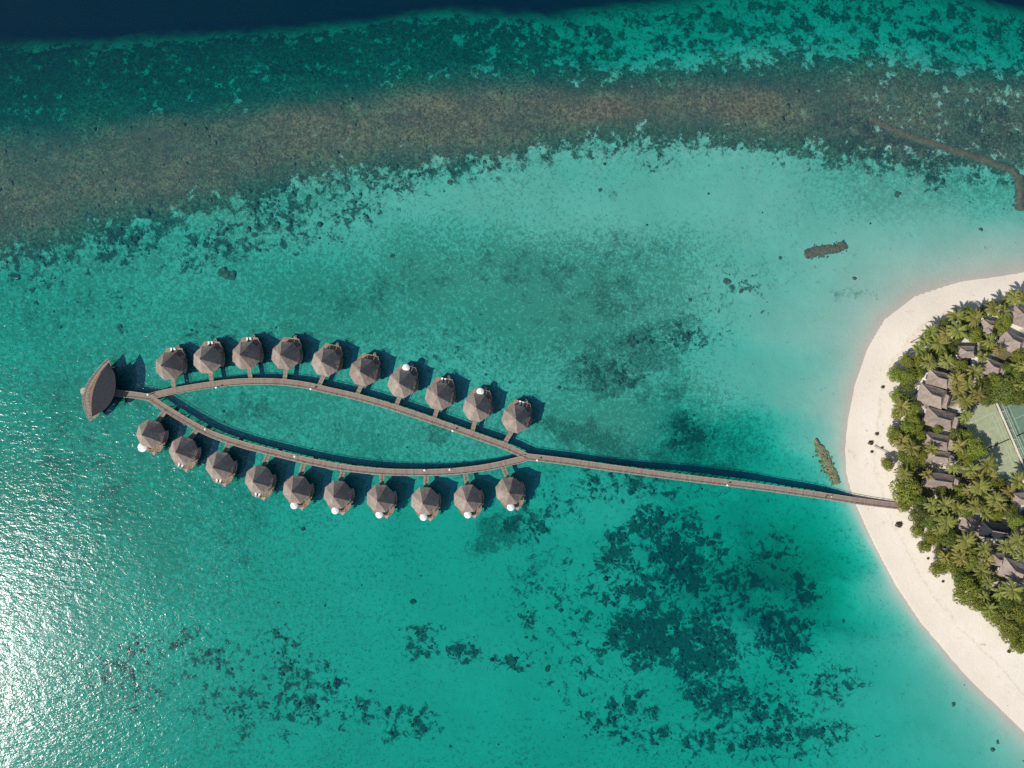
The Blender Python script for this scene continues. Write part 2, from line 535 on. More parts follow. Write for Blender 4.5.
# ------------------------------------------------------------------ water: a closed body that absorbs light
def water_material():
    t = NT('lagoon_water')
    P = t.pos()
    v1 = t.stretch(P, math.radians(-28), (1.0, 1.9, 1.0))
    v2 = t.stretch(P, math.radians(-8), (1.0, 1.5, 1.0))
    h = t.math('ADD', t.math('MULTIPLY', t.noise(v1, .26, 3, .55, .5), 1.3), t.math('MULTIPLY', t.noise(v2, .85, 3, .6, .6), .42))
    # patches of breeze
    gust = t.ramp(t.noise(P, .018, 3, .5), .3, .7)
    h = t.math('MULTIPLY', h, t.math('MULTIPLY_ADD', gust, .45, .75))
    b = t.n('ShaderNodeBump')
    b.inputs['Distance'].default_value = 0.160
    b.inputs['Strength'].default_value = 1.0
    t.l(h, b.inputs['Height'])
    gl = t.n('ShaderNodeBsdfGlossy', distribution='GGX')
    gl.inputs['Color'].default_value = (1, 1, 1, 1)
    gl.inputs['Roughness'].default_value = .17
    t.l(b.outputs[0], gl.inputs['Normal'])
    fr = t.n('ShaderNodeFresnel')
    fr.inputs['IOR'].default_value = 1.333
    tr = t.n('ShaderNodeBsdfTransparent')
    df = t.n('ShaderNodeBsdfDiffuse')
    df.inputs['Color'].default_value = (.0, .18, .46, 1)
    m0 = t.n('ShaderNodeMixShader')
    m0.inputs[0].default_value = .06
    t.l(tr.outputs[0], m0.inputs[1])
    t.l(df.outputs[0], m0.inputs[2])
    m1 = t.n('ShaderNodeMixShader')
    t.l(fr.outputs[0], m1.inputs[0])
    t.l(m0.outputs[0], m1.inputs[1])
    t.l(gl.outputs[0], m1.inputs[2])
    t.l(m1.outputs[0], t.out.inputs['Surface'])
    va = t.n('ShaderNodeVolumeAbsorption')
    va.inputs['Color'].default_value = (0.05, .90, .86, 1)
    va.inputs['Density'].default_value = .55
    t.l(va.outputs[0], t.out.inputs['Volume'])
    return t.m


wb = MB()
wb.box((0, 0, -30), (26000, 26000, 60))
water = wb.build('water', water_material())
tag(water, kind='structure')

# ------------------------------------------------------------------ materials of the built things
def thatch_material():
    t = NT('weathered_thatch')
    o = t.obj()
    f = t.noise(o, .9, 5, .65)
    g = t.noise(t.stretch(o, 0, (1, 1, .25)), 7.0, 3, .6)
    c = t.mix(t.ramp(f, .3, .7), (.25, .20, .165), (.37, .305, .255))
    c = t.mix(t.math('MULTIPLY', t.ramp(g, .45, .7), .45), c, (.12, .09, .07))
    rn = t.n('ShaderNodeObjectInfo').outputs['Random']
    c = t.mix(t.math('MULTIPLY', rn, .55), c, (.18, .135, .11))
    c = t.mix(t.math('MULTIPLY', t.ramp(t.noise(t.pos(), .28, 4, .65), .46, .62), .35), c, (.40, .34, .28))
    t.bsdf(c, .95, t.math('ADD', f, g), .12, .6, .1)
    return t.m


M = {}
M['thatch'] = thatch_material()
M['slate_shade'] = noisy('dark_and_shaded_roofing', (.020, .024, .029), (.034, .039, .044), 1.6, .85, .4, 5, None, .2)  # pavilion's own dark grey; on the long bungalow it paints shade over thatch
M['cap'] = noisy('ridge_thatch', (.26, .20, .15), (.34, .27, .2), 3, .9)
M['wall'] = noisy('timber_wall', (.16, .09, .05), (.24, .14, .08), 3, .7)
M['plaster'] = noisy('cream_plaster', (.70, .66, .58), (.78, .74, .66), 1.5, .8, .1)
M['glass'] = noisy('dark_glass', (.02, .03, .035), (.03, .04, .05), 1, .1, 0)
M['rail'] = noisy('silvered_rail', (.36, .28, .21), (.46, .37, .29), 3, .7)
M['pavdeck'] = noisy('silvered_deck', (.18, .145, .12), (.28, .235, .19), 1.2, .85, .2, 5)
M['white'] = noisy('white_canvas', (.78, .77, .73), (.84, .83, .80), 2, .6, .05)
M['pole'] = noisy('dark_timber', (.10, .07, .05), (.15, .11, .08), 3, .7)
M['sunbed'] = noisy('pale_cushion', (.72, .70, .66), (.80, .78, .74), 2, .7, .05)


def deck_material():
    t = NT('boardwalk_planks')
    uv = t.n('ShaderNodeUVMap').outputs[0]
    sp = t.n('ShaderNodeSeparateXYZ')
    t.l(uv, sp.inputs[0])
    s = t.math('FRACT', t.math('MULTIPLY', sp.outputs['Y'], 2.4))
    gap = t.math('LESS_THAN', s, .12)
    w = t.n('ShaderNodeTexWhiteNoise', noise_dimensions='1D')
    t.l(t.math('FLOOR', t.math('MULTIPLY', sp.outputs['Y'], 2.4)), w.inputs['W'])
    c = t.mix(w.outputs['Value'], (.20, .148, .118), (.30, .235, .195))
    c = t.mix(t.ramp(t.noise(t.pos(), .5, 4, .6), .35, .7), c, (.27, .21, .16))
    c = t.mix(gap, c, (.07, .05, .04))
    t.bsdf(c, .85, t.math('SUBTRACT', 1.0, gap), .03, .5, .2)
    return t.m


def plank_obj_material():
    t = NT('deck_planks')
    o = t.obj()
    sp = t.n('ShaderNodeSeparateXYZ')
    t.l(o, sp.inputs[0])
    k = t.math('MULTIPLY', sp.outputs['X'], 3.0)
    gap = t.math('LESS_THAN', t.math('FRACT', k), .14)
    w = t.n('ShaderNodeTexWhiteNoise', noise_dimensions='1D')
    t.l(t.math('FLOOR', k), w.inputs['W'])
    c = t.mix(w.outputs['Value'], (.23, .155, .11), (.34, .24, .18))
    c = t.mix(gap, c, (.07, .05, .04))
    t.bsdf(c, .85, None, .03, .5, .2)
    return t.m


M['planks'] = deck_material()
M['deck'] = plank_obj_material()


def ribbon(name, pts, width, z, thick, m, parent=None):
    """a plank deck along pts (world xy), uv.y counts metres along"""
    P = [Vector((p[0], p[1])) for p in pts]
    zs = z if hasattr(z, '__len__') else [z] * len(P)
    vs_, fs_, uvs = [], [], []
    L = 0.0
    for i, p in enumerate(P):
        a = P[max(0, i - 1)]
        b = P[min(len(P) - 1, i + 1)]
        d = (b - a).normalized()
        nrm = Vector((-d.y, d.x))
        if i:
            L += (p - P[i - 1]).length
        for s, dz in ((1, 0), (-1, 0), (-1, -thick), (1, -thick)):
            q = p + nrm * (s * width / 2)
            vs_.append((q.x, q.y, zs[i] + dz))
            uvs.append((s, L))
    for i in range(len(P) - 1):
        k = i * 4
        for a, b in ((0, 1), (1, 2), (2, 3), (3, 0)):
            fs_.append((k + b, k + a, k + 4 + a, k + 4 + b)[::-1])
    n = len(vs_)
    fs_ += [(0, 1, 2, 3), (n - 1, n - 2, n - 3, n - 4)]
    me = bpy.data.meshes.new(name)
    me.from_pydata(vs_, [], fs_)
    ul = me.uv_layers.new(name='UVMap')
    for lp in me.loops:
        ul.data[lp.index].uv = uvs[lp.vertex_index]
    me.materials.append(m)
    bm = bmesh.new()
    bm.from_mesh(me)
    bmesh.ops.recalc_face_normals(bm, faces=bm.faces)
    bm.to_mesh(me)
    bm.free()
    o = bpy.data.objects.new(name, me)
    COL.objects.link(o)
    if parent is not None:
        o.parent = parent
    return o


def catmull(pts, step=2.0):
    P = [Vector(p) for p in pts]
    P = [P[0] * 2 - P[1]] + P + [P[-1] * 2 - P[-2]]
    out = []
    for i in range(1, len(P) - 2):
        n = max(2, int((P[i + 1] - P[i]).length / step))
        for k in range(n):
            t = k / n
            out.append(.5 * ((2 * P[i]) + (-P[i - 1] + P[i + 1]) * t + (2 * P[i - 1] - 5 * P[i] + 4 * P[i + 1] - P[i + 2]) * t * t +
                             (-P[i - 1] + 3 * P[i] - 3 * P[i + 1] + P[i + 2]) * t ** 3))
    out.append(P[-2])
    return out


DZ = 1.55
UP_PX = [(149, 397), (169, 392), (200, 386.5), (238, 382), (276, 381.7), (305, 385), (325, 389.5), (356, 396.5), (389, 406), (427, 418.5), (465, 432), (503, 445.5), (526, 456)]
LO_PX = [(149, 397), (161.5, 405.5), (187, 421), (212, 434), (243, 444.5), (276, 453), (305, 460), (338, 466.5), (376, 471), (414, 472.3), (452, 471.3), (490, 466.5), (526, 458)]
PIER_PX = [(526, 456.5), (560, 460.5), (598, 466), (676, 476.5), (754, 486), (825, 496), (862, 501.5), (899, 506)]
STEM_PX = [(110, 391.5), (121, 393.6), (135, 395), (151, 397.5)]


def world_line(px_pts, z=DZ):
    return catmull([at(x, y, z).to_2d() for x, y in px_pts], 2.4)


pile_mesh = None


def walkway(name, px_pts, label, cat, width=2.6, z=DZ, skip_end=0.0, z_land=False):
    global pile_mesh
    line = world_line(px_pts, z)
    root = empty(name, (line[0].x, line[0].y, 0))
    loc = [p - line[0] for p in line]
    ribbon('deck', loc, width, z, .22, M['planks'], root)
    # side beams and handrails
    for s in (1, -1):
        mb = MB()
        prev = None
        for i, p in enumerate(loc):
            a, b = loc[max(0, i - 1)], loc[min(len(loc) - 1, i + 1)]
            d = (b - a).normalized()
            q = p + Vector((-d.y, d.x)) * (s * (width / 2 - .06))
            mb.box((q.x, q.y, z + .48), (.09, .09, .96))
            if prev is not None:
                mb.tube((prev.x, prev.y, z + .98), (q.x, q.y, z + .98), .075, n=4)
                mb.tube((prev.x, prev.y, z + .5), (q.x, q.y, z + .5), .03, n=4)
            prev = q
        mb.build('handrail', M['rail'], root)
    # piles
    for i in range(1, len(loc) - 1, 2):
        a, b = loc[i - 1], loc[i + 1]
        d = (b - a).normalized()
        nrm = Vector((-d.y, d.x))
        for s in (1, -1):
            q = loc[i] + nrm * (s * (width / 2 - .25))
            if pile_mesh is None:
                mb = MB()
                mb.tube((0, 0, -5), (0, 0, z - .2), .16, n=8)
                o = mb.build('pile', M['pole'], root)
                pile_mesh = o
            else:
                o = pile_mesh.copy()
                COL.objects.link(o)
                o.parent = root
            o.location = (q.x, q.y, 0)
    tag(root, label, cat)
    return root, line


walkway('boardwalk', UP_PX, 'upper timber boardwalk curving past the upper row of thatched water villas', 'boardwalk')
walkway('boardwalk', LO_PX, 'lower timber boardwalk sagging past the lower row of thatched water villas', 'boardwalk', z=DZ - .004)
walkway('jetty', PIER_PX, 'long straight timber jetty joining the ring of boardwalks to the white beach', 'jetty', z=DZ - .008)
walkway('boardwalk', STEM_PX, 'short timber boardwalk between the leaf-shaped pavilion and the fork', 'boardwalk', z=DZ - .012)
UP = world_line(UP_PX)
LO = world_line(LO_PX)


# ------------------------------------------------------------------ water villas
def octagon(r, n=8, ph=PI / 8):
    return [(r * math.cos(ph + 2 * PI * i / n), r * math.sin(ph + 2 * PI * i / n)) for i in range(n)]


def roof_mesh(r, z0, z1, n=8, seed=0, rings=7, ph=PI / 8):
    """thatched pyramid with slightly sagging faces, ragged eaves and a soffit"""
    R = random.Random(seed)
    mb = MB()
    per = n * 5
    vs_, fs_ = [], []
    for k in range(rings + 1):
        t = k / rings
        rr = r * (1 - t) + .12 * t
        z = z0 + (z1 - z0) * (t ** 1.08)
        for j in range(per):
            a = 2 * PI * j / per
            seg = (a % (2 * PI / n)) - PI / n
            rad = rr * math.cos(PI / n) / math.cos(seg)
            jit = R.uniform(-.09, .09) if k == 0 else R.uniform(-.035, .035) * (1 - t)
            vs_.append(((rad + jit) * math.cos(a + ph), (rad + jit) * math.sin(a + ph), z + R.uniform(-.05, .05) * (1 - t)))
    for k in range(rings):
        for j in range(per):
            a, b = k * per + j, k * per + (j + 1) % per
            fs_.append((a, b, b + per, a + per))
    fs_.append(tuple(range(rings * per, (rings + 1) * per)))
    base = len(vs_)
    for j in range(per):
        x, y, z = vs_[j]
        vs_.append((x * .985, y * .985, z - .28))
    for j in range(per):
        a, b = j, (j + 1) % per
        fs_.append((b, a, base + a, base + b))
    ci = len(vs_)
    vs_.append((0, 0, z0 + .9))
    for j in range(per):
        fs_.append((base + (j + 1) % per, base + j, ci))
    mb.add(vs_, fs_)
    return mb


def rail_line(mb, pts, z):
    for i, p in enumerate(pts):
        mb.box((p[0], p[1], z + .45), (.08, .08, .9))
        if i:
            q = pts[i - 1]
            mb.tube((q[0], q[1], z + .92), (p[0], p[1], z + .92), .06, n=4)
            mb.tube((q[0], q[1], z + .5), (p[0], p[1], z + .5), .03, n=4)


def make_villa(side, seed):
    """side: +1 when the wing and steps are on local +X"""
    root = empty('water_villa')
    roof = roof_mesh(5.8, 4.0, 10.4, 8, seed).build('roof', M['thatch'], root)
    mb = MB()
    mb.add([(x * .42 / 1, y * .42, 10.15) for x, y in octagon(1.0)] + [(0, 0, 10.95)], [(i, (i + 1) % 8, 8) for i in range(8)] + [tuple(range(7, -1, -1))])
    mb.build('finial', M['cap'], roof)
    mb = MB()
    mb.prism(octagon(4.25), DZ, 4.35)
    wall = mb.build('wall', M['wall'], root)
    for a in (90, 90 - 45 * side, 90 + 45, 0, 180):
        ra = math.radians(a)
        mb = MB()
        d = 4.25 * math.cos(PI / 8) + .03
        mb.box((d * math.cos(ra), d * math.sin(ra), 2.75), (.06, 2.2, 1.9), ra)
        mb.build('window', M['glass'], wall)
    mb = MB()
    mb.box((0, -4.25 * math.cos(PI / 8) - .03, 2.6), (1.1, .06, 2.05))
    mb.build('door', M['pole'], wall)
    # deck: round platform and the terrace to the sea
    mb = MB()
    pts = [(-4.4, -1.8), (-2.0, -4.6), (2.0, -4.6), (4.4, -1.8), (5.2 if side > 0 else 4.7, 2.0), (5.2 if side > 0 else 4.0, 4.8), (3.0 + .7 * side, 7.3), (-3.0 + .7 * side, 7.3),
           (-4.0 if side > 0 else -5.2, 4.8), (-4.7 if side > 0 else -5.2, 2.0)]
    mb.prism(pts, DZ - .25, DZ)
    mb.build('deck', M['deck'], root)
    mb = MB()
    rail_line(mb, [(pts[6][0] - .1, pts[6][1] - .1), (pts[5][0] - .1, pts[5][1]), (pts[4][0], pts[4][1])] if side > 0 else
              [(pts[7][0] + .1, pts[7][1] - .1), (pts[8][0] + .1, pts[8][1]), (pts[9][0], pts[9][1])], DZ)
    mb.build('railing', M['rail'], root)
    mb = MB()
    p0, p1 = (pts[6], pts[7]) if side > 0 else (pts[7], pts[6])
    rail_line(mb, [(p0[0] * .97 + p1[0] * .03, 7.2), (p0[0] * .62 + p1[0] * .38, 7.2)], DZ)
    mb.build('railing', M['rail'], root)
    # lean-to roof over the bathroom wing, ring shaped
    mb = MB()
    a0, a1, n = (-28, 46, 7)
    vs_, fs_ = [], []
    for k in range(n + 1):
        a = math.radians(a0 + (a1 - a0) * k / n)
        if side < 0:
            a = PI - a
        for r, z in ((5.0, 3.2), (6.3, 2.3), (6.25, 2.15), (4.95, 3.0)):
            vs_.append((r * math.cos(a), r * math.sin(a), z))
    for k in range(n):
        for j in range(4):
            q = (k * 4 + j, k * 4 + (j + 1) % 4, k * 4 + 4 + (j + 1) % 4, k * 4 + 4 + j)
            fs_.append(q if side < 0 else q[::-1])
    fs_ += [(0, 1, 2, 3), (n * 4 + 3, n * 4 + 2, n * 4 + 1, n * 4)]
    mb.add(vs_, fs_)
    mb.build('lean_to_roof', M['thatch'], root)
    # bath terrace floor below the wing
    mb = MB()
    mb.box((5.2 * side, 1.2, 2.2), (1.4, 3.6, 1.1))
    mb.build('bathroom', M['wall'], root)
    # steps down to the water
    mb = MB()
    sx = 2.0 * side
    mb.box((sx, 7.6, DZ - .35), (1.2, .6, .16))
    for k in range(2):
        mb.box((sx, 8.0 + .32 * k, DZ - .6 - .3 * k), (.9, .3, .08))
    mb.tube((sx + .45, 7.8, DZ + .3), (sx + .45, 8.5, DZ - .9), .05)
    mb.tube((sx - .45, 7.8, DZ + .3), (sx - .45, 8.5, DZ - .9), .05)
    mb.build('steps', M['rail'], root)
    st = None
    for x, y in ((3.2, -2.2), (-3.2, -2.2), (3.9, 1.6), (-3.9, 1.6), (3.4, 5.6), (-3.4, 5.6), (0, -4.2), (0, 6.9)):
        if st is None:
            mb = MB()
            mb.tube((0, 0, -5), (0, 0, DZ - .2), .2, n=8)
            st = mb.build('stilt', M['pole'], root)
            o = st
        else:
            o = st.copy()
            COL.objects.link(o)
        o.location = (x, y, 0)
    # rafters of a pergola frame over the terrace
    mb = MB()
    for x in (-1.6 + 1.4 * side, 1.0 + 1.4 * side):
        mb.tube((x, 4.6, 3.7), (x + .3 * side, 7.3, 3.45), .06, n=4)
        mb.tube((x + .3 * side, 7.3, DZ), (x + .3 * side, 7.3, 3.45), .06, n=4)
    mb.tube((-1.4 + 1.4 * side, 7.25, 3.5), (1.4 + 1.6 * side, 7.25, 3.5), .06, n=4)
    mb.build('pergola', M['rail'], root)
    return root


UPV = [(168, 366), (206, 359.5), (245, 355.5), (284.6, 355.5), (325, 362), (363, 372), (401.5, 383.5), (439, 396), (477, 407.6), (516, 419)]
LOV = [(149, 434), (182, 451), (218.6, 466), (258, 480), (296, 490), (337, 495), (380, 499), (424.5, 501.5), (467.6, 499), (509.5, 491.5)]
ORD = ['first', 'second', 'third', 'fourth', 'fifth', 'sixth', 'seventh', 'eighth', 'ninth', 'tenth', 'eleventh', 'twelfth', 'thirteenth', 'fourteenth', 'fifteenth', 'sixteenth']


def make_parasol():
    r = empty('parasol')
    mb = MB()
    n = 12
    vs_ = [(0, 0, 2.75)]
    for rr, z in ((.55, 2.62), (1.1, 2.38), (1.5, 2.12)):
        vs_ += [(rr * math.cos(2 * PI * i / n), rr * math.sin(2 * PI * i / n), z) for i in range(n)]
    vs_ += [(1.46 * math.cos(2 * PI * i / n), 1.46 * math.sin(2 * PI * i / n), 2.02) for i in range(n)] + [(0, 0, 2.6)]
    fs_ = [(0, 1 + i, 1 + (i + 1) % n) for i in range(n)]
    for k in range(3):
        fs_ += [(1 + k * n + i, 1 + (k + 1) * n + i, 1 + (k + 1) * n + (i + 1) % n, 1 + k * n + (i + 1) % n) for i in range(n)]
    c = len(vs_) - 1
    fs_ += [(1 + 3 * n + i, c, 1 + 3 * n + (i + 1) % n) for i in range(n)]
    mb.add(vs_, fs_)
    mb.build('canopy', M['white'], r)
    mb = MB()
    mb.tube((0, 0, 0), (0, 0, 2.7), .04)
    mb.build('pole', M['pole'], r)
    mb = MB()
    mb.tube((0, 0, 0), (0, 0, .1), .3, n=10)
    mb.build('base', M['pole'], r)
    return r


def make_lounger():
    r = empty('sun_lounger')
    mb = MB()
    mb.box((0, -.2, .33), (.72, 1.5, .14))
    mb.add([(-.36, .55, .28), (.36, .55, .28), (.36, 1.15, .72), (-.36, 1.15, .72), (-.36, .52, .4), (.36, .52, .4), (.36, 1.1, .84), (-.36, 1.1, .84)],
           [(3, 2, 1, 0), (4, 5, 6, 7), (0, 1, 5, 4), (1, 2, 6, 5), (2, 3, 7, 6), (3, 0, 4, 7)])
    mb.build('mattress', M['sunbed'], r)
    mb = MB()
    mb.box((0, .05, .22), (.74, 1.98, .06))
    mb.build('frame', M['rail'], r)
    for x in (-.3, .3):
        for y in (-.8, .85):
            mb = MB()
            mb.box((x, y, .1), (.06, .06, .2))
            mb.build('leg', M['rail'], r)
    return r


protos = {(1, 0): make_villa(1, 1), (1, 1): make_villa(1, 2), (-1, 0): make_villa(-1, 3), (-1, 1): make_villa(-1, 4)}
used = set()
par0, lou0 = make_parasol(), make_lounger()
par_used = lou_used = False


def place(proto, used_flag, loc, rz):
    o = proto if not used_flag else copy_tree(proto)
    o.location = loc
    o.rotation_euler = (0, 0, rz)
    return o


def nearest(line, p):
    return min(line, key=lambda q: (q - p).length)


def villa_row(pxs, line, row, side, extras):
    global par_used, lou_used
    for i, (px, py) in enumerate(pxs):
        c = at(px, py, 5.2)
        q = nearest(line, c.to_2d())
        d = (c.to_2d() - q).normalized()
        want = Vector((0.10, 1.0)) if row == 'upper' else Vector((-.02, -1.0))
        d = (d * .55 + want.normalized() * .45).normalized()
        rz = math.atan2(d.y, d.x) - PI / 2
        key = (side, i % 2)
        o = place(protos[key], key in used, (c.x, c.y, 0), rz)
        used.add(key)
        end = {0: 'leftmost', 9: 'rightmost'}.get(i)
        ex = extras[i]
        lab = '%s thatched villa of the %s row' % ((end or ORD[i]), row) + ('' if end else ' from the left')
        lab += {'p': ', white parasol on its deck', 'l': ', pale loungers on its deck', '': ', on stilts over water'}[ex]
        tag(o, lab, 'villa', 'thatched water villas along the boardwalks')
        # link bridge as part of this villa
        inv = Matrix.Rotation(-rz, 3, 'Z')
        a = inv @ (Vector((q.x, q.y, 0)) - Vector((c.x, c.y, 0)))
        b = Vector((0, -4.55, 0))
        dirv = (b - a).normalized()
        a2 = a + dirv * 1.2
        br = ribbon('link_bridge', [a2.to_2d(), ((a2 + b) / 2).to_2d(), b.to_2d()], 1.7, DZ - .03, .2, M['planks'], o)
        mb = MB()
        nrm = Vector((-dirv.y, dirv.x, 0)) * .8
        for s in ((1,) if nrm.x > 0 else (-1,)):
            rail_line(mb, [tuple((a2 + nrm * s).to_2d()), tuple(((a2 + b) / 2 + nrm * s).to_2d()), tuple((b + nrm * s).to_2d())], DZ - .03)
        mb.build('railing', M['rail'], br)
        R = Matrix.Rotation(rz, 3, 'Z')
        if ex == 'p':
            off = {('lower', 0): (1.8, 6.1)}.get((row, i), (0.2 if side > 0 else .4, 6.4))
            w = R @ Vector((off[0], off[1], 0))
            p = place(par0, par_used, (c.x + w.x, c.y + w.y, DZ), .3 * i)
            par_used = True
            if (row, i) == ('lower', 0):
                p.scale = (1.25, 1.25, 1.0)
            tag(p, 'round white parasol on the %s villa%s, %s row' % (end or ORD[i], '' if end else ' from the left', row), 'parasol',
                'white parasols on villa decks')
        elif ex == 'l':
            for k in (-1, 1):
                w = R @ Vector((.3 + .75 * k, 6.2, 0))
                p = place(lou0, lou_used, (c.x + w.x, c.y + w.y, DZ), rz + (.15 * k))
                lou_used = True
                left = (k < 0) == (row == 'upper')
                tag(p, '%s pale sun lounger on the deck of the %s villa%s, %s row' % ('left' if left else 'right', end or ORD[i], '' if end else ' from the left', row),
                    'sun lounger', 'sun loungers on villa decks')


villa_row(UPV, UP, 'upper', 1, ['l', 'l', 'l', '', '', '', 'p', 'l', 'p', 'l'])
villa_row(LOV, LO, 'lower', -1, ['p', 'l', 'l', 'l', 'p', 'p', 'p', 'p', 'p', 'p'])

# ------------------------------------------------------------------ leaf-shaped pavilion at the end
def bez(pts, n=14):
    return [p.to_tuple() for p in catmull([Vector(p) for p in pts], 2.0)]


pav = empty('pavilion', at(104, 392, 0))
PO = pav.location.copy()
left_px = bez([(108.5, 363), (99, 376), (93.5, 390), (91.5, 403), (92, 416.5)])
right_px = bez([(108.5, 363), (114.5, 374), (115.5, 388), (112, 400), (104, 410), (92, 416.5)])


def resample(pts, n):
    P = np.array(pts, float)
    d = np.concatenate([[0], np.cumsum(np.hypot(*np.diff(P, axis=0).T))])
    t = np.linspace(0, d[-1], n)
    return list(zip(np.interp(t, d, P[:, 0]), np.interp(t, d, P[:, 1])))


NL = 24
lp, rp = resample(left_px, NL), resample(right_px, NL)
mb = MB()
cols = 8
vs_, fs_ = [], []
for i in range(NL):
    b = math.sin(PI * i / (NL - 1)) ** .7
    zl, zr = 6.1 + .6 * b, 5.9 - .3 * b
    for j in range(cols + 1):
        t = j / cols
        z = zl * (1 - t) + zr * t
        x = lp[i][0] * (1 - t) + rp[i][0] * t
        y = lp[i][1] * (1 - t) + rp[i][1] * t
        vs_.append(at(x, y, z) - PO)
nv = len(vs_)
vs_ += [v - Vector((0, 0, .35)) for v in vs_]
for i in range(NL - 1):
    for j in range(cols):
        a = i * (cols + 1) + j
        q = (a, a + cols + 1, a + cols + 2, a + 1)
        fs_ += [q, tuple(nv + k for k in q[::-1])]
rim = [i * (cols + 1) for i in range(NL)] + [i * (cols + 1) + cols for i in range(NL - 1, -1, -1)]
for a, b in zip(rim, rim[1:] + rim[:1]):
    fs_.append((b, a, nv + a, nv + b))
mb.add(vs_, fs_)
roof = mb.build('roof', M['slate_shade'], pav)
deck_px = [(108.5, 358.5), (99, 368), (90, 380), (84.5, 390), (83, 398), (84.5, 408), (88, 417), (91, 421), (98, 416), (104, 408), (112, 397), (114.5, 388), (113, 374), (110.5, 363)]
mb = MB()
mb.prism([(at(x, y, DZ) - PO).to_2d().to_tuple() for x, y in deck_px], DZ - .3, DZ + .01)
mb.build('deck', M['pavdeck'], pav)
mb = MB()
rl = [(at(x, y, DZ) - PO).to_2d() for x, y in resample(bez(deck_px[:8]), 26)]
rail_line(mb, [(p.x + .15, p.y) for p in rl], DZ)
mb.build('railing', M['rail'], pav)
mb = MB()
inner = [(at(x + 4.2, y, DZ) - PO).to_2d() for x, y in resample(bez(deck_px[:8]), 22)][2:-2]
rail_line(mb, [(p.x, p.y) for p in inner], DZ)
mb.build('railing', M['rail'], pav)
# open hall under the roof
mb = MB()
hall = [(106, 372), (99, 382), (96, 396), (97, 410), (104, 404), (110, 394), (111, 380)]
mb.prism([(at(x, y, DZ) - PO).to_2d().to_tuple() for x, y in hall], DZ, 5.6)
mb.build('wall', M['wall'], pav)
for k in range(2, NL - 2, 3):
    p = at(lp[k][0] + 1.5, lp[k][1], 7.0) - PO
    mb = MB()
    mb.tube((p.x, p.y, DZ), (p.x, p.y, 5.6), .16, n=8)
    mb.build('column', M['rail'], pav)
for x, y in ((96, 380), (92, 395), (93, 410), (104, 368), (110, 378), (112, 392), (104, 404), (100, 392)):
    p = at(x, y, 0) - PO
    mb = MB()
    mb.tube((p.x, p.y, -5), (p.x, p.y, DZ - .25), .22, n=8)
    mb.build('stilt', M['pole'], pav)
mb = MB()
p = at(82.5, 391, DZ) - PO
mb.box((p.x + .6, p.y, DZ - .1), (1.9, 2.6, .2))
for k in range(4):
    mb.box((p.x - .5 - .3 * k, p.y, DZ - .35 - .28 * k), (.3, 1.8, .08))
mb.build('steps', M['rail'], pav)
tag(pav, 'leaf-shaped pavilion with a dark grey roof at the left end of the boardwalk', 'pavilion')

# small white lamps along the boardwalks
def make_lamp():
    r = empty('walkway_lamp')
    mb = MB()
    mb.tube((0, 0, 0), (0, 0, 1.5), .06)
    mb.build('post', M['pole'], r)
    mb = MB()
    mb.box((0, 0, 1.68), (.5, .5, .34))
    mb.add([(-.34, -.34, 1.853), (.34, -.34, 1.853), (.34, .34, 1.853), (-.34, .34, 1.853), (0, 0, 2.05)], [(0, 1, 4), (1, 2, 4), (2, 3, 4), (3, 0, 4), (3, 2, 1, 0)])
    mb.build('lamp_head', M['white'], r)
    return r


lamp0 = make_lamp()
LAMPS = [(218, 387.5, 'upper boardwalk between the second and third upper villas'), (312, 389, 'upper boardwalk below the fifth upper villa'),
         (453, 430.5, 'upper boardwalk below the gap between eighth and ninth upper villas'), (207, 429, 'lower boardwalk above the third lower villa'),
         (296, 456, 'lower boardwalk above the fifth lower villa'), (425, 469.8, 'lower boardwalk above the eighth lower villa'),
         (450, 469.3, 'lower boardwalk right of the eighth lower villa'), (537, 459.8, 'jetty just right of where the two boardwalks meet'),
         (726, 484.5, 'middle of the long jetty'), (150, 394.5, 'fork of the boardwalks near the pavilion')]
for i, (x, y, w) in enumerate(LAMPS):
    o = place(lamp0, i > 0, at(x, y, DZ), .1 * i)
    tag(o, 'small white lamp on the ' + w, 'lamp', 'small lamps along the boardwalks')


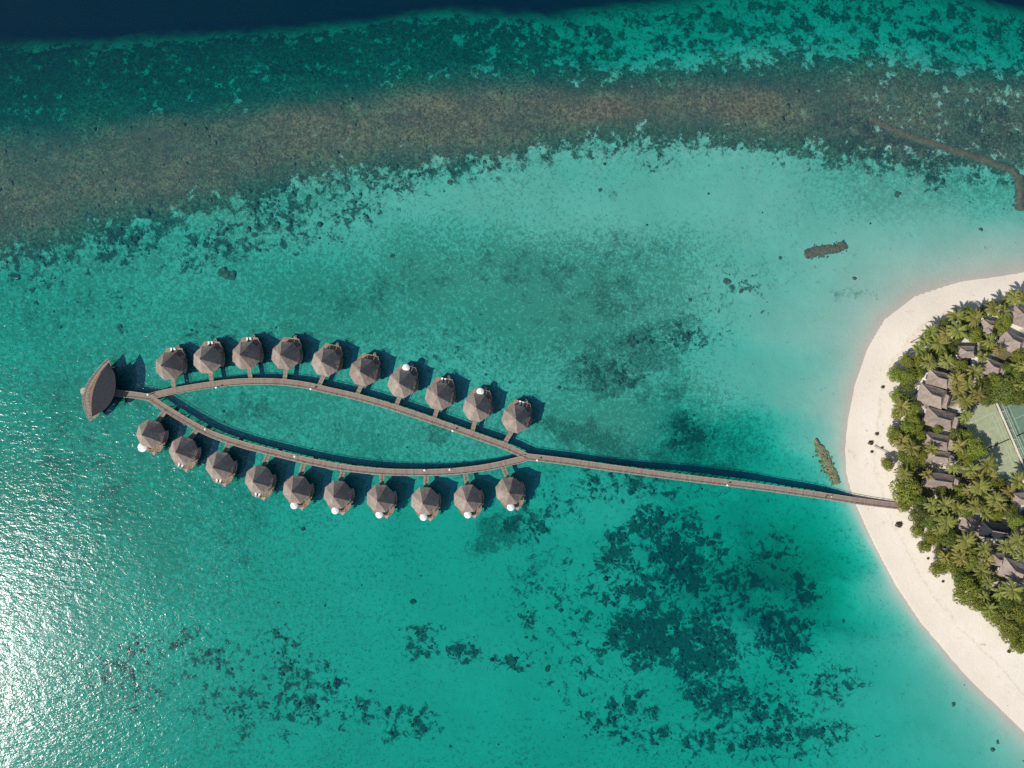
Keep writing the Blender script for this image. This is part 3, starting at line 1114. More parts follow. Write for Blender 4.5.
# ------------------------------------------------------------------ people on the jetty
def skin_person(label, loc, rz, shirt, stride):
    root_me = bpy.data.meshes.new('person')
    J = [(0, 0, .95), (0, .02, 1.15), (0, .01, 1.38), (0, 0, 1.5), (0, .03, 1.62), (0, .02, 1.74),
         (.1, 0, .9), (.11, .18 * stride, .5), (.11, .02 * stride, .08), (.11, .2 * stride, .03),
         (-.1, 0, .9), (-.11, -.05 * stride, .5), (-.11, -.34 * stride, .12), (-.11, -.2 * stride, .04),
         (.19, 0, 1.42), (.26, -.06 * stride, 1.14), (.27, .08 * stride, .9), (-.19, 0, 1.42), (-.26, .04 * stride, 1.14), (-.27, .2 * stride, .92)]
    E = [(0, 1), (1, 2), (2, 3), (3, 4), (4, 5), (0, 6), (6, 7), (7, 8), (8, 9), (0, 10), (10, 11), (11, 12), (12, 13), (2, 14), (14, 15), (15, 16), (2, 17), (17, 18), (18, 19)]
    Rr = [.15, .14, .15, .06, .1, .09, .1, .07, .045, .04, .1, .07, .045, .04, .06, .045, .035, .06, .045, .035]
    root_me.from_pydata(J, E, [])
    o = bpy.data.objects.new('person', root_me)
    COL.objects.link(o)
    sk = o.modifiers.new('skin', 'SKIN')
    for i, r in enumerate(Rr):
        root_me.skin_vertices[0].data[i].radius = (r, r)
    root_me.skin_vertices[0].data[0].use_root = True
    o.modifiers.new('sub', 'SUBSURF').levels = 1
    dg = bpy.context.evaluated_depsgraph_get()
    me2 = bpy.data.meshes.new_from_object(o.evaluated_get(dg))
    me2.name = 'person'
    o.modifiers.clear()
    o.data = me2
    t = NT('skin_and_' + label.split()[4])
    sp = t.n('ShaderNodeSeparateXYZ')
    t.l(t.obj(), sp.inputs[0])
    c = t.mix(t.math('GREATER_THAN', sp.outputs['Z'], 1.5), shirt, (.35, .2, .13))
    c = t.mix(t.math('LESS_THAN', sp.outputs['Z'], .95), c, (.03, .035, .06))
    c = t.mix(t.math('GREATER_THAN', sp.outputs['Z'], 1.73), c, (.02, .015, .01))
    t.bsdf(c, .8)
    me2.materials.clear()
    me2.materials.append(t.m)
    me2.polygons.foreach_set('use_smooth', [True] * len(me2.polygons))
    o.location = loc
    o.rotation_euler = (0, 0, rz)
    tag(o, label, 'person')
    return o


skin_person('person walking in a dark shirt on the jetty near the beach', at(825, 496, DZ) + Vector((0, -.3, 0)), math.radians(80), (.04, .04, .05), 1.0)
skin_person('person walking in a white shirt on the jetty near the beach', at(830, 497, DZ) + Vector((0, .4, 0)), math.radians(-98), (.7, .7, .68), .8)


# ------------------------------------------------------------------ rocks, coral heads, breakwater
def lump(mb, c, rx, ry, rz_, seed, n=2, flat=False):
    R = random.Random(seed)
    bm = bmesh.new()
    bmesh.ops.create_icosphere(bm, subdivisions=n, radius=1.0)
    a = R.uniform(0, PI)
    vs_ = []
    for v in bm.verts:
        k = 1 + R.uniform(-.22, .22)
        x, y, z = v.co.x * rx * k, v.co.y * ry * k, v.co.z * rz_ * (1 + R.uniform(-.2, .2))
        vs_.append((c[0] + x * math.cos(a) - y * math.sin(a), c[1] + x * math.sin(a) + y * math.cos(a), c[2] + z))
    fs_ = [tuple(v.index for v in f.verts) for f in bm.faces]
    bm.free()
    mb.add(vs_, fs_)


M['coral'] = noisy('dark_coral', (.09, .085, .055), (.24, .20, .12), .9, .9, .6, 6)
M['reefrock'] = noisy('brown_rubble', (.12, .085, .045), (.24, .17, .095), .8, .9, .7, 6)
M['mossrock'] = noisy('mossy_rock', (.20, .15, .05), (.46, .34, .13), .7, .9, .7, 6)


def mound(name, line_px, halfw, depth_top, m, label, cat, n, size, seed, zdrop=.5):
    R = random.Random(seed)
    mb = MB()
    P = resample(line_px, 400)
    o0 = at(*P[0], 0)
    for k in range(n):
        t = R.random()
        i = min(398, int(t * 399))
        x, y = P[i]
        dx, dy = P[i + 1][0] - x, P[i + 1][1] - y
        L = math.hypot(dx, dy) + 1e-6
        hw = halfw(t) if callable(halfw) else halfw
        s = max(-1, min(1, R.gauss(0, .55) * (.7 + .6 * math.sin(t * 23) ** 2))) + (R.gauss(0, .9) if R.random() < .12 else 0)
        p = at(x - dy / L * s * hw, y + dx / L * s * hw, 0) - o0
        r = size * R.uniform(.6, 1.3)
        lump(mb, (p.x, p.y, -depth_top - zdrop * abs(s) ** 2 * R.uniform(.6, 1.2) - r * .3), r, r * R.uniform(.7, 1), r * .33, seed * 1000 + k, 1)
    o = mb.build(name, m, None)
    o.location = o0
    tag(o, label, cat)
    return o


mound('breakwater', [(872, 118), (892, 128), (912, 136), (940, 145), (965, 153), (990, 161), (1014, 170), (1021, 180)], 2.7, .30, M['reefrock'],
      'long submerged rubble breakwater slanting down to the right near the top right corner', 'breakwater', 1500, .75, 5, .35)
mound('breakwater', [(1021, 176), (1021, 190), (1021, 209)], 3.2, .30, M['reefrock'],
      'short upright submerged rubble breakwater at the right edge', 'breakwater', 600, .75, 6, .3)
mound('rubble_bar', [(806, 254), (816, 251.5), (836, 248), (846, 245)], 3.6, .25, M['reefrock'],
      'small isolated brown rubble bar in the shallows above the beach', 'rubble bar', 800, .6, 7, .2)
mound('rock_spit', [(816, 440), (822, 452), (828, 464), (834, 476), (837, 484)], lambda t: 1.0 + 5.2 * math.sin(min(1, t * 1.15) * PI * .75), .12, M['mossrock'],
      'yellow-green weedy rock spit beside the beach above the jetty', 'rock spit', 420, .5, 8, .4)

HEADS = [(224, 273, 3.0), (232, 276.5, 2.6), (727, 281, 1.9), (741, 291, 1.2), (953, 704, 1.3), (413, 601, 1.5), (780, 258, .9), (898, 194, 1.9), (120, 327, 1.3), (392, 256, 1.2),
         (450, 182, 1.5), (396, 190, 1.1), (600, 190, 1.0), (347, 189, 2.0), (254, 236, 1.6), (512, 660, 2.4), (427, 655, 1.7), (574, 634, 1.4), (548, 668, 1.6), (665, 520, 2.0),
         (845, 620, 2.0), (868, 575, .9), (843, 558, 1.0), (36, 303, 1.2), (33, 290, 1.3), (690, 300, 1.0)]


def where(px, py):
    v = 'top' if py < 256 else ('middle' if py < 512 else 'bottom')
    h = 'left' if px < 341 else ('centre' if px < 683 else 'right')
    return v, h


HL = ['left lobe of the paired dark coral head above the pavilion', 'right lobe of the paired dark coral head above the pavilion',
      'dark coral head in the pale shallows right of centre', 'tiny coral head just below right of a larger one right of centre',
      'lone small coral head near the bottom right corner off the beach', 'small lone coral head in open water below the lower villas',
      'tiny coral head left of the brown rubble bar', 'coral head below the slanting breakwater', 'small coral head above the pavilion',
      'small coral head below the brown reef, left of centre', 'round coral head just under the brown reef left of centre',
      'tiny coral head under the ragged edge of the brown reef', 'faint small coral head under the reef near the centre',
      'large coral head on the ragged lower edge of the brown reef', 'dark coral head above right of the paired coral head',
      'largest coral head of the chain below the lower villas', 'coral head at the left of the chain below the lower villas',
      'small coral head right of the chain, left of the big dark reef', 'coral head between the chain and the big dark reef',
      'coral head at the top of the dark patches below the jetty', 'coral head at the right edge of the big dark reef',
      'tiny coral head between the big dark reef and the beach', 'small coral head off the beach right of the dark reef',
      'lower of two small coral heads at the left edge', 'upper of two small coral heads at the left edge',
      'small coral head in the pale shallows near the sea grass']
for i, (x, y, r) in enumerate(HEADS):
    r *= .85
    z = ground_z(x, y)
    c = at(x, y, z)
    mb = MB()
    R = random.Random(i)
    for k in range(5):
        a = R.uniform(0, 2 * PI)
        d = r * R.uniform(.1, .55)
        lump(mb, (d * math.cos(a), d * math.sin(a), .1), r * R.uniform(.5, .8), r * R.uniform(.4, .7), min(r * .25, -z * .35), i * 10 + k, 2)
    o = mb.build('coral_head', M['coral'])
    o.location = c
    tag(o, HL[i], 'coral', 'separate coral heads in the lagoon')

# countless small corals on the reefs
def scatter_coral():
    N = 120000
    px = rng.uniform(-60, 1084, N)
    py = rng.uniform(-10, 800, N)
    z, reef, grass, patch, lit = fields(px, py)
    cl = fbm(px, py, 16, 77)
    dens = np.maximum(smooth(patch, .36, .58) * .8, reef * .12 * smooth(cl, .30, .6))
    dens = np.maximum(dens, .004)
    keep = (rng.random(N) < dens * .42) & (z < -.4) & (z > -6)
    px, py, z, pt = px[keep], py[keep], z[keep], patch[keep]
    n = len(px)
    r = rng.gamma(2.2, .15, n) + .2
    r = np.minimum(r, 1.1)
    bm = bmesh.new()
    bmesh.ops.create_icosphere(bm, subdivisions=1, radius=1.0)
    tv = np.array([v.co[:] for v in bm.verts])
    tv = tv[:, :]
    tf = np.array([[v.index for v in f.verts] for f in bm.faces])
    bm.free()
    nv_ = len(tv)
    V = np.repeat(tv[None], n, 0) * (1 + rng.uniform(-.28, .28, (n, nv_, 1)))
    V[:, :, 0] *= (r * rng.uniform(.7, 1.3, n))[:, None]
    V[:, :, 1] *= (r * rng.uniform(.7, 1.3, n))[:, None]
    V[:, :, 2] *= np.minimum(r * .36, -z * .45)[:, None]
    a = rng.uniform(0, PI, n)
    x = V[:, :, 0] * np.cos(a)[:, None] - V[:, :, 1] * np.sin(a)[:, None]
    y = V[:, :, 0] * np.sin(a)[:, None] + V[:, :, 1] * np.cos(a)[:, None]
    k = H / FPX
    V[:, :, 0] = x + ((px - 512) * k)[:, None]
    V[:, :, 1] = y - ((py - 384) * k)[:, None]
    V[:, :, 2] += z[:, None]
    F = (tf[None] + (np.arange(n) * nv_)[:, None, None]).reshape(-1, 3)
    me = bpy.data.meshes.new('small_corals')
    me.vertices.add(n * nv_)
    me.vertices.foreach_set('co', V.astype(np.float32).ravel())
    me.loops.add(F.size)
    me.loops.foreach_set('vertex_index', F.astype(np.int32).ravel())
    me.polygons.add(len(F))
    me.polygons.foreach_set('loop_start', np.arange(0, F.size, 3, dtype=np.int32))
    me.update()
    t = NT('mixed_coral')
    P = t.pos()
    c = t.mix(t.ramp(t.noise(P, .35, 4, .6), .35, .65), (.07, .075, .045), (.20, .16, .09))
    t.bsdf(c, .9)
    me.materials.append(t.m)
    o = bpy.data.objects.new('small_corals', me)
    COL.objects.link(o)
    tag(o, 'countless small dark corals scattered over the reefs and lagoon floor', 'coral', None, 'stuff')
    return n


print('corals', scatter_coral())

# ------------------------------------------------------------------ island: tennis courts, bungalows, trees
def rot(p, a):
    return (p[0] * math.cos(a) - p[1] * math.sin(a), p[0] * math.sin(a) + p[1] * math.cos(a))


M['court'] = noisy('pale_green_court', (.26, .29, .17), (.33, .35, .215), .5, .8, .1, 5)
M['court2'] = noisy('teal_court', (.10, .165, .12), (.145, .21, .145), .5, .8, .1, 5)
M['line'] = noisy('court_line', (.42, .45, .34), (.5, .52, .41), 2, .7, 0)
M['net'] = noisy('net_mesh', (.05, .06, .05), (.09, .1, .09), 5, .9, 0)
M['curb'] = noisy('court_edge', (.55, .50, .40), (.62, .57, .47), 2, .8, .1)
GZ = 1.98


def court(cx, cy, m, label):
    u = at(1024, 468) - at(998, 408)
    ang = math.atan2(u.y, u.x)
    z = 2.12
    root = empty('tennis_court', at(cx, cy, z), ang)
    mb = MB()
    mb.box((0, 0, -.12), (33, 14.2, .24))
    mb.build('slab', m, root)
    mb = MB()
    W, L = 5.48, 11.9
    for y in (-W, W, -4.1, 4.1):
        mb.box((0, y, .006), (2 * L, .12, .012))
    for x in (-L, L):
        mb.box((x, 0, .007), (.14, 2 * W - .13, .012))
    for x in (-6.4, 6.4):
        mb.box((x, 0, .007), (.12, 8.0, .012))
    mb.box((0, 0, .007), (12.6, .12, .010))
    mb.build('court_markings', M['line'], root)
    mb = MB()
    mb.box((0, 0, .5), (.05, 12.6, .9))
    mb.build('net', M['net'], root)
    for y in (-6.4, 6.4):
        mb = MB()
        mb.tube((0, y, 0), (0, y, 1.1), .06)
        mb.build('net_post', M['pole'], root)
    tag(root, label, 'tennis court')


ux, uy = 26 / 65.4, 60 / 65.4
nx_, ny_ = uy, -ux
midx, midy = 1011, 438
court(midx - nx_ * 19, midy - ny_ * 19, M['court'], 'pale green tennis court among the palms, left of the darker court')
court(midx + nx_ * 21, midy + ny_ * 21, M['court2'], 'darker teal tennis court cut by the right edge')
mb = MB()
u = at(1028, 476, 2.2) - at(996, 402, 2.2)
p0 = at(996, 402, 2.2)
mb.tube((0, 0, .12), (u.x, u.y, .12), .35, n=4)
mb.tube((0, 0, 3.0), (u.x, u.y, 3.0), .06, n=4)
for k in range(9):
    q = u * (k / 8)
    mb.tube((q.x, q.y, 0), (q.x, q.y, 3.0), .06, n=5)
o = mb.build('court_fence', M['curb'])
o.location = p0
tag(o, 'pale fence line standing between the two tennis courts', 'fence')


def hip_roof(w, d, z0, z1, seed=0):
    """w along x (ridge along x)"""
    R = random.Random(seed)
    mb = MB()
    r = max(0.15, (w - d) / 2)
    nxs, nys = 10, 8
    vs_, fs_ = [], []
    for j in range(nys + 1):
        for i in range(nxs + 1):
            x = -w / 2 + w * i / nxs
            y = -d / 2 + d * j / nys
            dist = min(d / 2 - abs(y), w / 2 - abs(x)) / (d / 2)
            dist = max(0, min(1, dist))
            vs_.append((x + R.uniform(-.06, .06), y + R.uniform(-.06, .06), z0 + (z1 - z0) * dist ** 1.05 + R.uniform(-.05, .05)))
    return vs_, nxs, nys


def make_bungalow(px, py, wpx, dpx, deg, label, mat='thatch', terrace=None, seed=0, extra=False):
    gz = 2.0
    c = at(px, py, 5.0)
    rz = -math.radians(deg)
    root = empty('beach_bungalow', (c.x, c.y, gz), rz)
    w, d = wpx * .4, dpx * .4
    zt = 2.9 + min(w, d) * .42
    R = random.Random(seed)
    a = (w - min(w, d * .98)) / 2
    mb = MB()
    n = 5
    # four hipped faces, ridge along x, each face subdivided for a thatched unevenness
    c4 = [(-w / 2, -d / 2, 2.6), (w / 2, -d / 2, 2.6), (w / 2, d / 2, 2.6), (-w / 2, d / 2, 2.6)]
    r0, r1 = (-a - .1, 0, zt), (a + .1, 0, zt)

    def face(A, B, C, D, m_=6):
        g = []
        for j in range(m_ + 1):
            for i in range(m_ + 1):
                s, t = i / m_, j / m_
                p = [(A[k] * (1 - s) + B[k] * s) * (1 - t) + (D[k] * (1 - s) + C[k] * s) * t for k in range(3)]
                if 0 < s < 1 and t < 1:
                    p[2] += R.uniform(-.07, .07) - .25 * math.sin(PI * t) * 1.0
                g.append(tuple(p))
        mb.add(g, [(j * (m_ + 1) + i, j * (m_ + 1) + i + 1, (j + 1) * (m_ + 1) + i + 1, (j + 1) * (m_ + 1) + i) for j in range(m_) for i in range(m_)])
    face(c4[0], c4[1], r1, r0)
    face(c4[1], c4[2], r1, r1)
    face(c4[2], c4[3], r0, r1)
    face(c4[3], c4[0], r0, r0)
    mb.add([(x, y, 2.35) for x, y, _ in c4] + [(x, y, z) for x, y, z in c4], [(3, 2, 1, 0), (0, 1, 5, 4), (1, 2, 6, 5), (2, 3, 7, 6), (3, 0, 4, 7)])
    rf = mb.build('roof', M[mat], root)
    mb = MB()
    mb.tube((-a - .3, 0, zt + .02), (a + .3, 0, zt + .02), .22, n=6)
    mb.build('ridge', M['cap'], rf)
    mb = MB()
    mb.box((0, 0, 1.15), (w - 1.6, d - 1.6, 2.5))
    wl = mb.build('wall', M['plaster'], root)
    mb = MB()
    mb.box((-(w - 1.6) / 2 - .03, 0, 1.1), (.06, 1.8, 2.1))
    mb.build('door', M['glass'], wl)
    for s in (-1, 1):
        mb = MB()
        mb.box((0, s * ((d - 1.6) / 2 + .03), 1.4), (1.6, .06, 1.2))
        mb.build('window', M['glass'], wl)
    if terrace:
        mb = MB()
        mb.box((terrace[0], terrace[1], .12), (terrace[2], terrace[3], .24))
        mb.build('terrace', M['plaster'], root)
    if extra:          # lower rear wing with its own roof on the right
        mb = MB()
        ex, ew, ed = w / 2 + .6, 3.2, d * .8
        mb.add([(ex - ew / 2, -ed / 2, 2.3), (ex + ew / 2, -ed / 2, 2.3), (ex + ew / 2, ed / 2, 2.3), (ex - ew / 2, ed / 2, 2.3), (ex, -ed / 2 + 1.2, 3.9), (ex, ed / 2 - 1.2, 3.9)],
               [(0, 1, 4), (1, 2, 5, 4), (2, 3, 5), (3, 0, 4, 5), (3, 2, 1, 0)])
        mb.build('wing_roof', M[mat], root)
        mb = MB()
        mb.box((ex, 0, 1.1), (ew - 1.0, ed - 1.0, 2.3))
        mb.build('wing_wall', M['plaster'], root)
    tag(root, label, 'bungalow', 'thatched bungalows among the island trees')
    return root


BUNG = [(967, 352, 17, 12, 0, 'small thatched bungalow near the top of the grove, above left of the courts', None, False),
        (992, 368, 20, 16, 22, 'thatched bungalow with a white terrace on its left, near the top of the grove', (-5.2, 0, 4.0, 5.2), True),
        (1012, 342, 24, 18, 26, 'large thatched bungalow at the right edge above the white-terraced one', None, True),
        (1022, 317, 20, 18, 20, 'thatched bungalow cut by the right edge, topmost but one in the grove', (-5, 0, 3.6, 5), False),
        (939, 379, 22, 15, 15, 'topmost bungalow of the stacked beachfront row, white terrace on its left', (-5.2, -.5, 3.4, 4.4), True),
        (932, 396, 27, 19, 18, 'second bungalow down in the stacked beachfront row, grey-brown thatch', None, True),
        (940, 419, 29, 18, 15, 'third bungalow down in the beachfront row, warm brown thatch', None, True),
        (936, 441, 28, 15, 13, 'fourth bungalow down in the beachfront row, half shaded by palms', None, True),
        (939, 457, 23, 12, 8, 'fifth bungalow down in the beachfront row, smallest of them', None, True),
        (940, 481, 30, 15, 8, 'lowest bungalow of the beachfront row, palm fronds over its roof', None, True),
        (969, 525, 16, 14, 20, 'small thatched bungalow right of the jetty foot among trees', None, True),
        (996, 531, 30, 16, 10, 'long bungalow, shade painted into its dark roof, in the grove right of the jetty foot', None, False),
        (1014, 571, 26, 19, 22, 'large thatched bungalow at the right edge in the lower grove', None, False),
        (989, 326, 13, 12, 10, 'tiny thatched hut half hidden by palms at the top of the grove', None, False),
        (997, 559, 15, 13, 12, 'small thatched hut left of the large lower bungalow', None, False),
        (1020, 499, 14, 12, 0, 'small hut under yellow palms below the courts, at the right edge', None, False)]
for i, (x, y, w, d, a, lab, ter, ex) in enumerate(BUNG):
    make_bungalow(x, y, w, d, a, lab, 'thatch' if i != 11 else 'slate_shade', ter, i, ex)  # the long roof is shaded thatch, its shade put into the colour


# foliage
def leaf_material(name, c1, c2, c3):
    t = NT(name)
    P = t.obj()
    f = t.noise(P, .9, 3, .6)
    g = t.noise(P, 5.0, 2, .6)
    rn = t.n('ShaderNodeObjectInfo').outputs['Random']
    c = t.mix(t.ramp(f, .35, .65), c1, c2)
    c = t.mix(t.math('MULTIPLY', t.ramp(g, .55, .75), .6), c, c3)
    hs = t.n('ShaderNodeHueSaturation')
    t.l(t.math('MULTIPLY_ADD', rn, .03, .485), hs.inputs['Hue'])
    t.l(t.math('MULTIPLY_ADD', rn, .35, .85), hs.inputs['Value'])
    t.l(c, hs.inputs['Color'])
    p = t.n('ShaderNodeBsdfPrincipled')
    t.l(hs.outputs[0], p.inputs['Base Color'])
    p.inputs['Roughness'].default_value = .55
    p.inputs['Specular IOR Level'].default_value = .35
    tl = t.n('ShaderNodeBsdfTranslucent')
    t.l(hs.outputs[0], tl.inputs['Color'])
    mx = t.n('ShaderNodeMixShader')
    mx.inputs[0].default_value = .25
    t.l(p.outputs[0], mx.inputs[1])
    t.l(tl.outputs[0], mx.inputs[2])
    t.l(mx.outputs[0], t.out.inputs[0])
    return t.m


M['leaf_bright'] = leaf_material('bright_leaves', (.155, .19, .024), (.235, .265, .036), (.30, .31, .06))
M['leaf_deep'] = leaf_material('deep_leaves', (.095, .135, .024), (.16, .195, .037), (.22, .24, .065))
M['frond'] = leaf_material('palm_fronds', (.145, .165, .032), (.235, .24, .048), (.36, .34, .12))
M['frond_y'] = leaf_material('yellowing_fronds', (.19, .18, .04), (.28, .24, .06), (.36, .27, .10))
M['bark'] = noisy('palm_bark', (.20, .16, .12), (.30, .25, .19), 4, .9)
M['shrub_dry'] = leaf_material('dry_leaves', (.10, .085, .06), (.16, .13, .09), (.2, .17, .12))


def palm_crown(seed, m, R0=4.3):
    R = random.Random(seed)
    mb = MB()
    nf = R.randint(14, 20)
    for k in range(nf):
        a = 2 * PI * k / nf + R.uniform(-.18, .18)
        L = R0 * R.uniform(.78, 1.1)
        el = R.uniform(.05, 1.0)
        droop = R.uniform(.9, 1.6)
        d = Vector((math.cos(a), math.sin(a), 0))
        side = Vector((-d.y, d.x, 0))
        pts = []
        n = 13
        p = Vector((0, 0, 0))
        ang = el
        for j in range(n + 1):
            pts.append(p.copy())
            p = p + (d * math.cos(ang) + Vector((0, 0, 1)) * math.sin(ang)) * (L / n)
            ang -= droop / n * (1.3 if j > n / 2 else .8)
        for j in range(n):
            a_, b_ = pts[j], pts[j + 1]
            w = .06
            mb.add([a_ + side * w, a_ - side * w, b_ - side * w, b_ + side * w], [(0, 1, 2, 3)])
        for j in range(1, n + 1):
            t = j / n
            ll = (.74 * math.sin(PI * min(1, t * .86 + .12)) + .12) * R.uniform(.8, 1.1)
            fwd = (pts[j] - pts[j - 1]).normalized()
            for s in (-1, 1):
                for q in (0, .5):
                    base = pts[j - 1].lerp(pts[j], q)
                    tip = base + side * (s * ll * .8) + fwd * (ll * .55) + Vector((0, 0, -ll * R.uniform(.15, .6)))
                    w = fwd * .085
                    mid = base.lerp(tip, .5) + Vector((0, 0, .05))
                    mb.add([base - w, base + w, mid + w * 1.2, tip, mid - w * 1.2], [(0, 1, 2, 3, 4)])
    # coconuts / boss
    lump(mb, (0, 0, -.2), .3, .3, .35, seed, 1)
    return mb


def make_palm(seed, mkey, h):
    root = empty('coconut_palm')
    R = random.Random(seed * 7)
    lean = Vector((R.uniform(-1.3, 1.3), R.uniform(-1.3, 1.3), 0))
    mb = MB()
    prev, pr = Vector((0, 0, -.3)), .24
    for k in range(1, 7):
        t = k / 6
        p = lean * (t ** 1.7 - 1) + Vector((0, 0, h * t))
        if k == 1:
            prev = lean * -1 + Vector((0, 0, -.4))
        mb.tube(prev, p, pr, .24 - .11 * t, n=7)
        prev, pr = p, .24 - .11 * t
    mb.build('trunk', M['bark'], root)
    c = palm_crown(seed, mkey).build('crown', M[mkey], root)
    c.location = (0, 0, h)
    return root


def broad_crown(seed, r, h, nleaf=4200):
    R = np.random.default_rng(seed)
    nl = 9
    C = [np.array([0, 0, h * .05])]
    Rd = [r * .62]
    for k in range(nl):
        a = 2 * PI * k / nl + R.uniform(-.3, .3)
        d = r * R.uniform(.42, .68)
        C.append(np.array([d * math.cos(a), d * math.sin(a), h * R.uniform(-.25, .15)]))
        Rd.append(r * R.uniform(.28, .44))
    for k in range(5):
        a = R.uniform(0, 2 * PI)
        d = r * R.uniform(.1, .4)
        C.append(np.array([d * math.cos(a), d * math.sin(a), h * R.uniform(.15, .32)]))
        Rd.append(r * R.uniform(.22, .36))
    C, Rd = np.array(C), np.array(Rd)
    w = Rd ** 2
    idx = R.choice(len(C), nleaf, p=w / w.sum())
    dr = R.normal(size=(nleaf, 3))
    dr[:, 2] = dr[:, 2] * .9 + .25
    dr /= np.linalg.norm(dr, axis=1)[:, None]
    rad = Rd[idx] * R.uniform(.72, 1.06, nleaf)
    P = C[idx] + dr * rad[:, None] * np.array([1, 1, .62 * h / r])
    N = dr + R.normal(scale=.55, size=(nleaf, 3))
    N /= np.linalg.norm(N, axis=1)[:, None]
    T = np.cross(N, R.normal(size=(nleaf, 3)))
    T /= np.linalg.norm(T, axis=1)[:, None]
    B = np.cross(N, T)
    s = R.uniform(.14, .34, nleaf)[:, None]
    V = np.stack([P - T * s, P - B * s * .6, P + T * s, P + B * s * .6], 1).reshape(-1, 3)
    mb = MB()
    mb.v = [tuple(v) for v in V]
    mb.f = [(4 * i, 4 * i + 1, 4 * i + 2, 4 * i + 3) for i in range(nleaf)]
    return mb, C, Rd


def make_broad(seed, mkey, r=5.0, hh=5.5):
    root = empty('broadleaf_tree')
    mb, C, Rd = broad_crown(seed, r, r * .9)
    cr = mb.build('crown', M[mkey], root)
    cr.location = (0, 0, hh)
    t = MB()
    t.tube((0, 0, -.4), (0, 0, hh * .5), .32, .22, n=8)
    for k in range(1, 10):
        e = C[k] + np.array([0, 0, hh])
        t.tube((0, 0, hh * .45), (e[0] * .9, e[1] * .9, e[2] - .3), .14, .05, n=5)
    t.build('trunk', M['bark'], root)
    return root


PAL = {('palm', 0): [make_palm(s, 'frond', h) for s, h in ((1, 7.2), (2, 8.4), (3, 6.4), (4, 9.2))],
       ('palm', 1): [make_palm(s, 'frond_y', h) for s, h in ((5, 7.6), (6, 6.8))],
       ('broad', 0): [make_broad(s, 'leaf_bright') for s in (1, 2, 3)],
       ('broad', 1): [make_broad(s, 'leaf_deep') for s in (4, 5, 6)]}
HT = {('palm', 0): [7.2, 8.4, 6.4, 9.2], ('palm', 1): [7.6, 6.8]}
tree_used = set()

